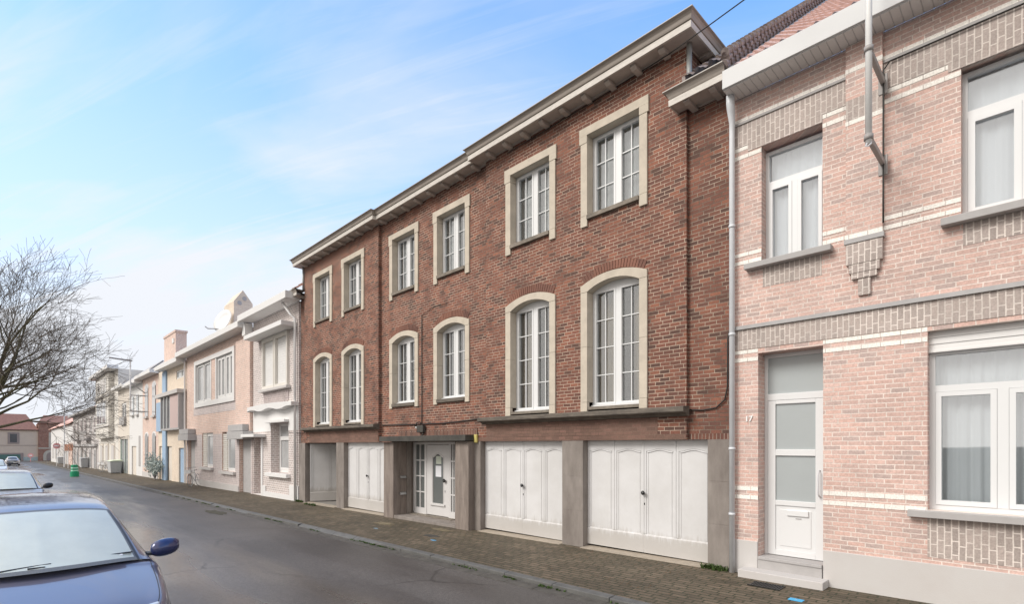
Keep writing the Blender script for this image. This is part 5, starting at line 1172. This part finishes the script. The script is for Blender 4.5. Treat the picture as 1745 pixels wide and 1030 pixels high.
# shrub in front of the yellow house
t = thing('shrub', 'faded blue green shrub growing against the pale yellow brick house', 'shrub', (-43.6, 7.9, gz(-43.6)))
r = random.Random(21); m = MB(); st_ = MB()
for i in range(26):
    a = r.uniform(0, 6.28); rr = r.uniform(.3, 1.6); tip = Vector((-43.6+math.cos(a)*rr*1.2, 7.75+math.sin(a)*rr*.35, gz(-43)+r.uniform(.7, 2.4)*(1-.25*rr)))
    base = Vector((-43.6, 7.85, gz(-43.6))); mid = base.lerp(tip, .5)+Vector((0,0,.2)); st_.tube([base, mid, tip], [.02,.014,.006], 5)
    for k in range(46):
        q = mid.lerp(tip, r.random())+Vector((r.gauss(0,.16), r.gauss(0,.12), r.gauss(0,.16))); s_ = r.uniform(.03, .08)
        u_ = Vector((r.gauss(0,1), r.gauss(0,1), r.gauss(0,1))).normalized(); v_ = u_.cross(Vector((r.gauss(0,1), r.gauss(0,1), r.gauss(0,1)))).normalized()
        m.quad(q-u_*s_*1.6, q+v_*s_*.6, q+u_*s_*1.6, q-v_*s_*.6)
st_.build('stems', 'faded_tyre', t); m.build('foliage', 'faded_green', t, recalc=False)
# facade-mounted street lamp far down
t = thing('street_lamp', 'pale street lamp on a bracketed pole fixed to the white house', 'street lamp', (-49.2, 7.6, 4.2))
lx, ly = -49.3, 7.3
MB().tube([(lx, ly, 4.6), (lx, ly, 8.55)], .05, 10).build('pole', 'pale_pole', t)
MB().box(lx-.05, lx+.05, ly, 8.3, 5.85, 5.93).box(lx-.05, lx+.05, ly, 8.3, 4.62, 4.70).build('bracket', 'pale_dark', t)
MB().tube([(lx, ly, 6.9), (lx, 8.25, 6.1)], .04, 6).build('brace', 'pale_dark', t)
MB().hexa([(lx-.15,ly+.1,8.5),(lx+.15,ly+.1,8.5),(lx+.12,ly-1.3,8.6),(lx-.12,ly-1.3,8.6)], [(lx-.12,ly+.1,8.6),(lx+.12,ly+.1,8.6),(lx+.1,ly-1.3,8.68),(lx-.1,ly-1.3,8.68)]).build('lamp_head', 'bracket', t)
t = thing('street_lamp', 'slender white lamp pole standing on the far pavement beside the no entry sign', 'street lamp', (-92, 6.4, gz(-92)))
MB().tube([(-92, 6.4, gz(-92)), (-92, 6.4, 7.3)], [.09, .05], 10).build('pole', 'pale_white', t); MB().tube([(-92, 6.4, 7.3), (-92, 5.6, 7.45)], .05, 8).build('lamp_head', 'pale_sill', t)
t = thing('no_entry_sign', 'faded round red no entry sign with white bar on a grey post', 'road sign', (-100, 6.1, gz(-100)))
MB().tube([(-100, 6.1, gz(-100)), (-100, 6.1, 2.4)], .04, 8).build('post', 'pale_pole', t)
m = MB().lathe((0,0,0), [(.42, -.015), (.42, .015)], 28, 'x').xf(Matrix.Translation((-99.94, 6.1, 1.95))); m.build('disc', 'sign_red', t)
MB().box(-99.92, -99.90, 5.80, 6.40, 1.88, 2.02).build('bar', 'sign_white', t)
t = thing('orange_sign', 'faded orange square road works sign near the lamp pole', 'road sign', (-84, 6.2, gz(-84)))
MB().tube([(-84, 6.2, gz(-84)), (-84, 6.2, 1.9)], .035, 8).build('post', 'pale_pole', t)
MB().box(-84.03, -83.97, 5.85, 6.65, 1.35, 2.15).build('panel', 'sign_orange', t)
t = thing('road_sign', 'small red and white sign on the barrier before the green garage door', 'road sign', (-150, 4.4, gz(-150)))
MB().tube([(-150, 5.0, gz(-150)), (-150, 5.0, .1)], .05, 6).build('post', 'sign_red', t); MB().lathe((-149.9, 5.0, -.1), [(.45, -.02), (.45, .02)], 20, 'x').build('disc', 'sign_red', t); MB().box(-149.87, -149.85, 4.75, 5.25, -.22, .02).build('plate', 'sign_white', t)

# ------------------------------------------------------------------ bare tree on the left
def tree(bx, by, seed=4):
    t = thing('tree', 'large bare winter tree with mossy spreading branches on the left side of the street', 'tree', (bx, by, gz(bx)))
    r = random.Random(seed); L1 = MB(); L2 = MB()
    def branch(p, d_, length, rad, depth, rnd_up):
        n = 5 if depth < 3 else 4
        pts, rs = [p.copy()], [rad]; q = p.copy(); dd = d_.copy()
        kids = []
        for i in range(n):
            dd = (dd + Vector((r.gauss(0, .13), r.gauss(0, .13), r.gauss(0, .10)+rnd_up))).normalized()
            q = q + dd*length/n; pts.append(q.copy()); rs.append(max(.0062, rad*(1-.60*(i+1)/n))); kids.append((q.copy(), dd.copy(), rs[-1]))
        (L1 if rad > 0.035 else L2).tube(pts, rs, 8 if rad > .05 else (5 if rad > .02 else 3), cap=False)
        if depth >= 5: return
        for (kp, kd, kr_) in kids[(1 if depth else 2):]:
            for _ in range(2 if depth >= 1 else 1):
                if r.random() < (.72 if depth < 3 else .50):
                    a = Vector((r.gauss(0,1), r.gauss(0,1), r.gauss(0,.8))); a = (a-kd*a.dot(kd)).normalized()
                    ang = R(r.uniform(22, 52)); nd = (kd*math.cos(ang)+a*math.sin(ang)).normalized()
                    branch(kp, nd, length*r.uniform(.42, .72), kr_*r.uniform(.45, .72), depth+1, -.015 if kd.z < .25 else .035)
        branch(kids[-1][0], kids[-1][1], length*.6, kids[-1][2]*.9, depth+1, .02)
    base = Vector((bx, by, gz(bx))); top = base+Vector((0.1, 0.15, 2.9))
    L1.tube([base-Vector((0,0,.2)), base+Vector((0,0,.4)), base+Vector((.05,.05,1.6)), top], [.42,.32,.27,.27], 14)
    dirs = [((.45, .75, .55), 5.6, .17), ((.20, .75, .85), 6.2, .19), ((.10, .45, 1.2), 6.6, .19), ((.5, .35, 1.05), 6.0, .17), ((-.5, .2, 1.1), 5.6, .16), ((-.3, -.7, .8), 5.0, .15), ((.4, -.6, .7), 5.0, .14), ((-.5, .7, .65), 5.2, .14), ((.6, .75, .32), 4.6, .12), ((.0, .95, .38), 5.0, .12)]
    for d_, l, rr in dirs: branch(top+Vector((0,0,r.uniform(-.2,.2))), Vector(d_).normalized(), l*.72, rr*.78, 1, .03)
    L1.build('trunk', 'bark', t, smooth=True, recalc=False); L2.build('crown', 'twig', t, recalc=False)
    print('TREE faces', len(L1.f), len(L2.f))
tree(-36.0, -1.5)

# ------------------------------------------------------------------ cars
def catmull(P, n):
    """P: list of control values (arrays) -> refined along axis 0, n per interval"""
    P = np.array(P, float); K_ = len(P); out = []
    for i in range(K_-1):
        p0, p1, p2, p3 = P[max(i-1,0)], P[i], P[i+1], P[min(i+2,K_-1)]
        if i == 0: p0 = 2*p1-p2
        if i == K_-2: p3 = 2*p2-p1
        for k in range(n):
            t_ = k/n; out.append(.5*((2*p1)+(-p0+p2)*t_+(2*p0-5*p1+4*p2-p3)*t_**2+(-p0+3*p1-3*p2+p3)*t_**3))
    out.append(P[-1]); return np.array(out)
def car(label, loc, paint, heading, n=6, glass_m='misted_glass', scale=1.0, group=None, detail=True):
    """u forward (+x), v left (+y); heading rotates it"""
    t = thing('parked_car', label, 'car', loc, group)
    X = Matrix.Translation(loc) @ Matrix.Rotation(heading, 4, 'Z') @ Matrix.Scale(scale, 4)
    # greenhouse: u, z top, half width at top corner, z corner, half width at belt, z belt, plan bow
    G_ = [(.06, .930, .715, .905, .800, .895, .20), (-.38, 1.175, .650, 1.135, .815, .925, .15), (-.80, 1.375, .580, 1.320, .825, .940, .09), (-1.15, 1.432, .568, 1.378, .83, .95, .03), (-1.75, 1.455, .562, 1.400, .835, .955, 0), (-2.35, 1.435, .550, 1.375, .83, .965, -.02), (-2.90, 1.345, .530, 1.285, .81, .975, -.05), (-3.20, 1.130, .560, 1.085, .77, .98, -.06), (-3.36, .98, .58, .96, .72, .95, -.06)]
    rows = []
    for (u_, zt, wt, zc, wb, zb_, bow) in G_:
        row = []
        for f_ in (0, .4, .75, 1.0):
            crown = {0: 0, .4: .10, .75: .42, 1.0: 1.0}[f_]
            row.append((u_+bow*(1-f_*f_)-bow*.0, wt*f_, zt-(zt-zc)*crown))
        for g_ in (.16, .55, 1.0):
            row.append((u_+.0, wt+(wb-wt)*(g_**.9), zc+(zb_-zc)*g_))
        rows.append(row)
    A = catmull(rows, n); A = np.transpose(catmull(np.transpose(A, (1,0,2)), n), (1,0,2))
    parts = {'roof': MB(), 'windshield': MB(), 'frit': MB(), 'side_window': MB(), 'rear_window': MB(), 'pillar_trim': MB()}
    ni, nj = A.shape[0]-1, A.shape[1]-1
    for i in range(ni):
        for j in range(nj):
            s_, q_ = (i+.5)/n, (j+.5)/n
            nm = 'roof'
            if q_ < 2.80 and .0 < s_ < 1.96: nm = 'windshield' if (q_ < 2.68 and .12 < s_ < 1.93) else 'frit'
            elif 2.80 <= q_ < 3.0 and .0 < s_ < 2.0: nm = 'pillar_trim'
            elif s_ <= .05 and q_ < 3: nm = 'frit'
            elif q_ < 2.7 and 5.9 < s_ < 7.4: nm = 'rear_window'
            elif 3.75 < q_ < 5.75 and 1.25 < s_ < 6.0:
                nm = 'pillar_trim' if abs(s_-4.0) < .12 else 'side_window'
            for sg in (1, -1):
                quad = [A[i][j], A[i+1][j], A[i+1][j+1], A[i][j+1]]
                if sg == -1: quad = [(p[0], -p[1], p[2]) for p in reversed(quad)]
                parts[nm].quad(*[tuple(p) for p in quad])
    body = None
    mm = {'roof': paint, 'windshield': glass_m, 'frit': 'wet_frit', 'side_window': 'car_window', 'rear_window': 'car_window', 'pillar_trim': 'car_trim'}
    def mk(mb, nm, mt, par=t, weld=True, **k):
        mb.xf(X); o = mb.build(nm, mt, par, recalc=False, **k)
        if weld:
            b_ = bmesh.new(); b_.from_mesh(o.data); bmesh.ops.remove_doubles(b_, verts=b_.verts, dist=.0004); b_.to_mesh(o.data); b_.free()
            o.data.polygons.foreach_set('use_smooth', [True]*len(o.data.polygons)); o.data.update()
        return o
    # lower body sections: u, half width, z centre, z shoulder, z bottom
    B_ = [(1.13, .42, .56, .52, .30), (1.10, .60, .60, .56, .24), (1.02, .74, .665, .62, .20), (.86, .82, .735, .69, .18), (.55, .865, .815, .765, .17), (.22, .885, .885, .835, .17), (.0, .89, .92, .872, .17), (-.8, .893, .92, .895, .17), (-1.75, .895, .93, .905, .17), (-2.6, .89, .95, .915, .18), (-3.2, .86, .955, .90, .20), (-3.42, .78, .93, .86, .24), (-3.50, .66, .85, .80, .30)]
    rows = []
    for (u_, hw, zc, zs, zb_) in B_:
        sm = (u_ > .9) or u_ < -3.3
        bow = .16 if u_ > .1 else 0
        rows.append([(u_, 0, zc), (u_-.01*bow, hw*.45, zc-.006), (u_-.25*bow, hw*.76, zc-.030), (u_-.3*bow, hw*.925, zs), (u_-.4*bow, hw*.985, zs-.085), (u_-.4*bow, hw, zs-.22 if not sm else zs-.1), (u_-.4*bow, hw*.985, .40), (u_-.4*bow, hw*.96, zb_+.03), (u_-.4*bow, hw*.80, zb_), (u_, 0, zb_)])
    Bm = catmull(rows, n); Bm = np.transpose(catmull(np.transpose(Bm, (1,0,2)), n), (1,0,2))
    bm_ = MB()
    for i in range(Bm.shape[0]-1):
        for j in range(Bm.shape[1]-1):
            for sg in (1, -1):
                quad = [Bm[i][j], Bm[i+1][j], Bm[i+1][j+1], Bm[i][j+1]]
                if sg == -1: quad = [(p[0], -p[1], p[2]) for p in reversed(quad)]
                bm_.quad(*[tuple(p) for p in quad])
    for e in (0, -1):
        ring = [tuple(p) for p in Bm[e]] + [(p[0], -p[1], p[2]) for p in reversed(Bm[e][1:-1])]
        bm_.quad(*(ring if e == -1 else list(reversed(ring))))
    lower = mk(bm_, 'body', paint)
    # wheel arches cut out
    for (wx, sg) in ((.28, 1), (.28, -1), (-2.52, 1), (-2.52, -1)):
        cm = MB().lathe((wx, sg*.86, .31), [(.355, -.24), (.355, .24)], 28, 'y').xf(X); co = cm.build('cutter', 'car_black')
        md = lower.modifiers.new('arch', 'BOOLEAN'); md.operation = 'DIFFERENCE'; md.object = co; md.solver = 'EXACT'
        bpy.context.view_layer.update()
        me = bpy.data.meshes.new_from_object(lower.evaluated_get(bpy.context.evaluated_depsgraph_get()))
        lower.modifiers.clear(); lower.data = me; bpy.data.objects.remove(co)
        w_ = mk(MB().lathe((wx, sg*.79, .305), [(.20, -.10), (.29, -.10), (.308, -.07), (.308, .07), (.29, .095), (.20, .10)], 28, 'y'), 'wheel', 'tyre', weld=False)
        h_ = MB().lathe((wx, sg*.80, .305), [(.0, sg*.055), (.20, sg*.075), (.205, sg*.092), (.19, sg*.092), (.17, sg*.06)], 20, 'y')
        for k in range(5):
            a = k*1.2566; h_.hexa([(wx+.03*math.cos(a+1.57), sg*.86, .305+.03*math.sin(a+1.57)), (wx-.03*math.cos(a+1.57), sg*.86, .305-.03*math.sin(a+1.57)), (wx-.02*math.cos(a+1.57)+.19*math.cos(a), sg*.875, .305-.02*math.sin(a+1.57)+.19*math.sin(a)), (wx+.02*math.cos(a+1.57)+.19*math.cos(a), sg*.875, .305+.02*math.sin(a+1.57)+.19*math.sin(a))],
                                  [(wx+.03*math.cos(a+1.57), sg*.88, .305+.03*math.sin(a+1.57)), (wx-.03*math.cos(a+1.57), sg*.88, .305-.03*math.sin(a+1.57)), (wx-.02*math.cos(a+1.57)+.19*math.cos(a), sg*.89, .305-.02*math.sin(a+1.57)+.19*math.sin(a)), (wx+.02*math.cos(a+1.57)+.19*math.cos(a), sg*.89, .305+.02*math.sin(a+1.57)+.19*math.sin(a))])
        mk(h_, 'rim', 'alloy', w_, weld=False)
    for nm, mb in parts.items():
        mk(mb, {'roof': 'roof', 'windshield': 'windshield', 'frit': 'windshield_surround', 'side_window': 'side_windows', 'rear_window': 'rear_window', 'pillar_trim': 'window_trim'}[nm], mm[nm])
    def surf(fu, fv):     # point on the lower body grid (control index space)
        i, j = fu*n, fv*n; i0, j0 = int(i), int(j); i1, j1 = min(i0+1, Bm.shape[0]-1), min(j0+1, Bm.shape[1]-1); a, b = i-i0, j-j0
        return tuple((Bm[i0][j0]*(1-a)*(1-b)+Bm[i1][j0]*a*(1-b)+Bm[i0][j1]*(1-a)*b+Bm[i1][j1]*a*b))
    if detail:
        sm_ = MB()
        for sg in (1, -1):
            pts = [surf(1.0+k*.24, 2.72) for k in range(22)]
            sm_.tube([(p[0], sg*p[1], p[2]+.001) for p in pts], .0035, 5)
            for du, col_ in ((7.05, 0), (8.7, 0)):
                pp = [surf(du, 3.3+.3*k) for k in range(11)]; sm_.tube([(p[0], sg*(p[1]+.001), p[2]) for p in pp], .003, 5)
        mk(sm_, 'panel_gaps', 'car_black', weld=False)
        wp = MB()
        for a, b in (((.19, -.60, .925), (.155, .06, .978)), ((.15, .03, .955), (.0, .66, .975))):
            pts = [(a[0]+(b[0]-a[0])*k/8-.00, a[1]+(b[1]-a[1])*k/8, a[2]+(b[2]-a[2])*k/8+.010*math.sin(math.pi*k/8)) for k in range(9)]
            wp.tube(pts, .007, 6); wp.tube([(p[0]-.014, p[1], p[2]-.004) for p in pts], .005, 5)
        wp.box(.13, .20, -.09, .02, .945, .968)
        mk(wp, 'wipers', 'car_black', weld=False)
        tg = MB().quad(*[(.05+dx, .47+dy, .963+dx*-.45) for dx, dy in ((.0, 0), (.0, .11), (-.022, .11), (-.022, 0))]); mk(tg, 'sticker', 'paper', weld=False)
    for sg in (1, -1):
        # mirror housing on the door
        m = MB(); rowsM = []
        for k in range(9):
            a = math.pi*k/8; rr = max(0, math.sin(a))**.6
            rowsM.append([(-.13+.080*rr*math.cos(b_)+.02*math.cos(a), sg*(.955-.130*math.cos(a)), .965+.090*rr*math.sin(b_)-.012*math.cos(a)) for b_ in [2*math.pi*q/14 for q in range(15)]])
        m.grid(rowsM); o = mk(m, 'wing_mirror', 'navy_cap' if paint == 'navy_with_sky_sheen' else 'car_black')
        mk(MB().hexa([(-.20, sg*.80, .89), (-.10, sg*.80, .90), (-.10, sg*.80, .93), (-.20, sg*.80, .93)], [(-.19, sg*.93, .89), (-.10, sg*.93, .90), (-.10, sg*.93, .925), (-.19, sg*.93, .925)]), 'mirror_foot', 'car_black', o, weld=False)
        mk(MB().hexa([(.97,sg*.50,.54),(1.06,sg*.50,.54),(.98,sg*.72,.54),(.88,sg*.75,.54)], [(.93,sg*.50,.655),(.99,sg*.50,.655),(.92,sg*.71,.67),(.80,sg*.74,.685)]), 'headlight', 'headlamp', weld=False, bevel=.01)
        mk(MB().hexa([(-3.53,sg*.62,.68),(-3.40,sg*.80,.68),(-3.30,sg*.80,.68),(-3.42,sg*.62,.68)], [(-3.49,sg*.62,.86),(-3.36,sg*.79,.86),(-3.26,sg*.79,.86),(-3.38,sg*.62,.86)]), 'tail_light', 'tail_red', weld=False, bevel=.01)
    mk(MB().box(1.10, 1.145, -.40, .40, .40, .52), 'grille', 'car_black', weld=False)
    mk(MB().box(1.146, 1.152, -.26, .26, .30, .39), 'number_plate', 'number_plate', weld=False)
    mk(MB().box(-3.54, -3.48, -.26, .26, .55, .66), 'number_plate', 'number_plate', weld=False)
    mk(MB().box(-3.53, -3.40, -.70, .70, .28, .46), 'rear_bumper_trim', 'car_black', weld=False)
    return t
car('dark blue car parked nearest, with misted windscreen and wet roof', (-6.18, .27, gz(-7.5)-.075+.11), 'navy_with_sky_sheen', 0.0, n=10)
car('silver car with dark wing mirror parked second in the row', (-22.6, .22, gz(-23)-.075), 'silver_paint', 0.0, n=4, detail=False)
car('white car with pale windscreen parked third in the row', (-64, -.2, gz(-64)-.075), 'white_car_paint', 0.0, n=3, detail=False)
car('distant silver car with red tail lights driving away at the street end', (-118, 1.7, gz(-118)-.075), 'silver_paint', R(180), n=3, detail=False, glass_m='car_window')
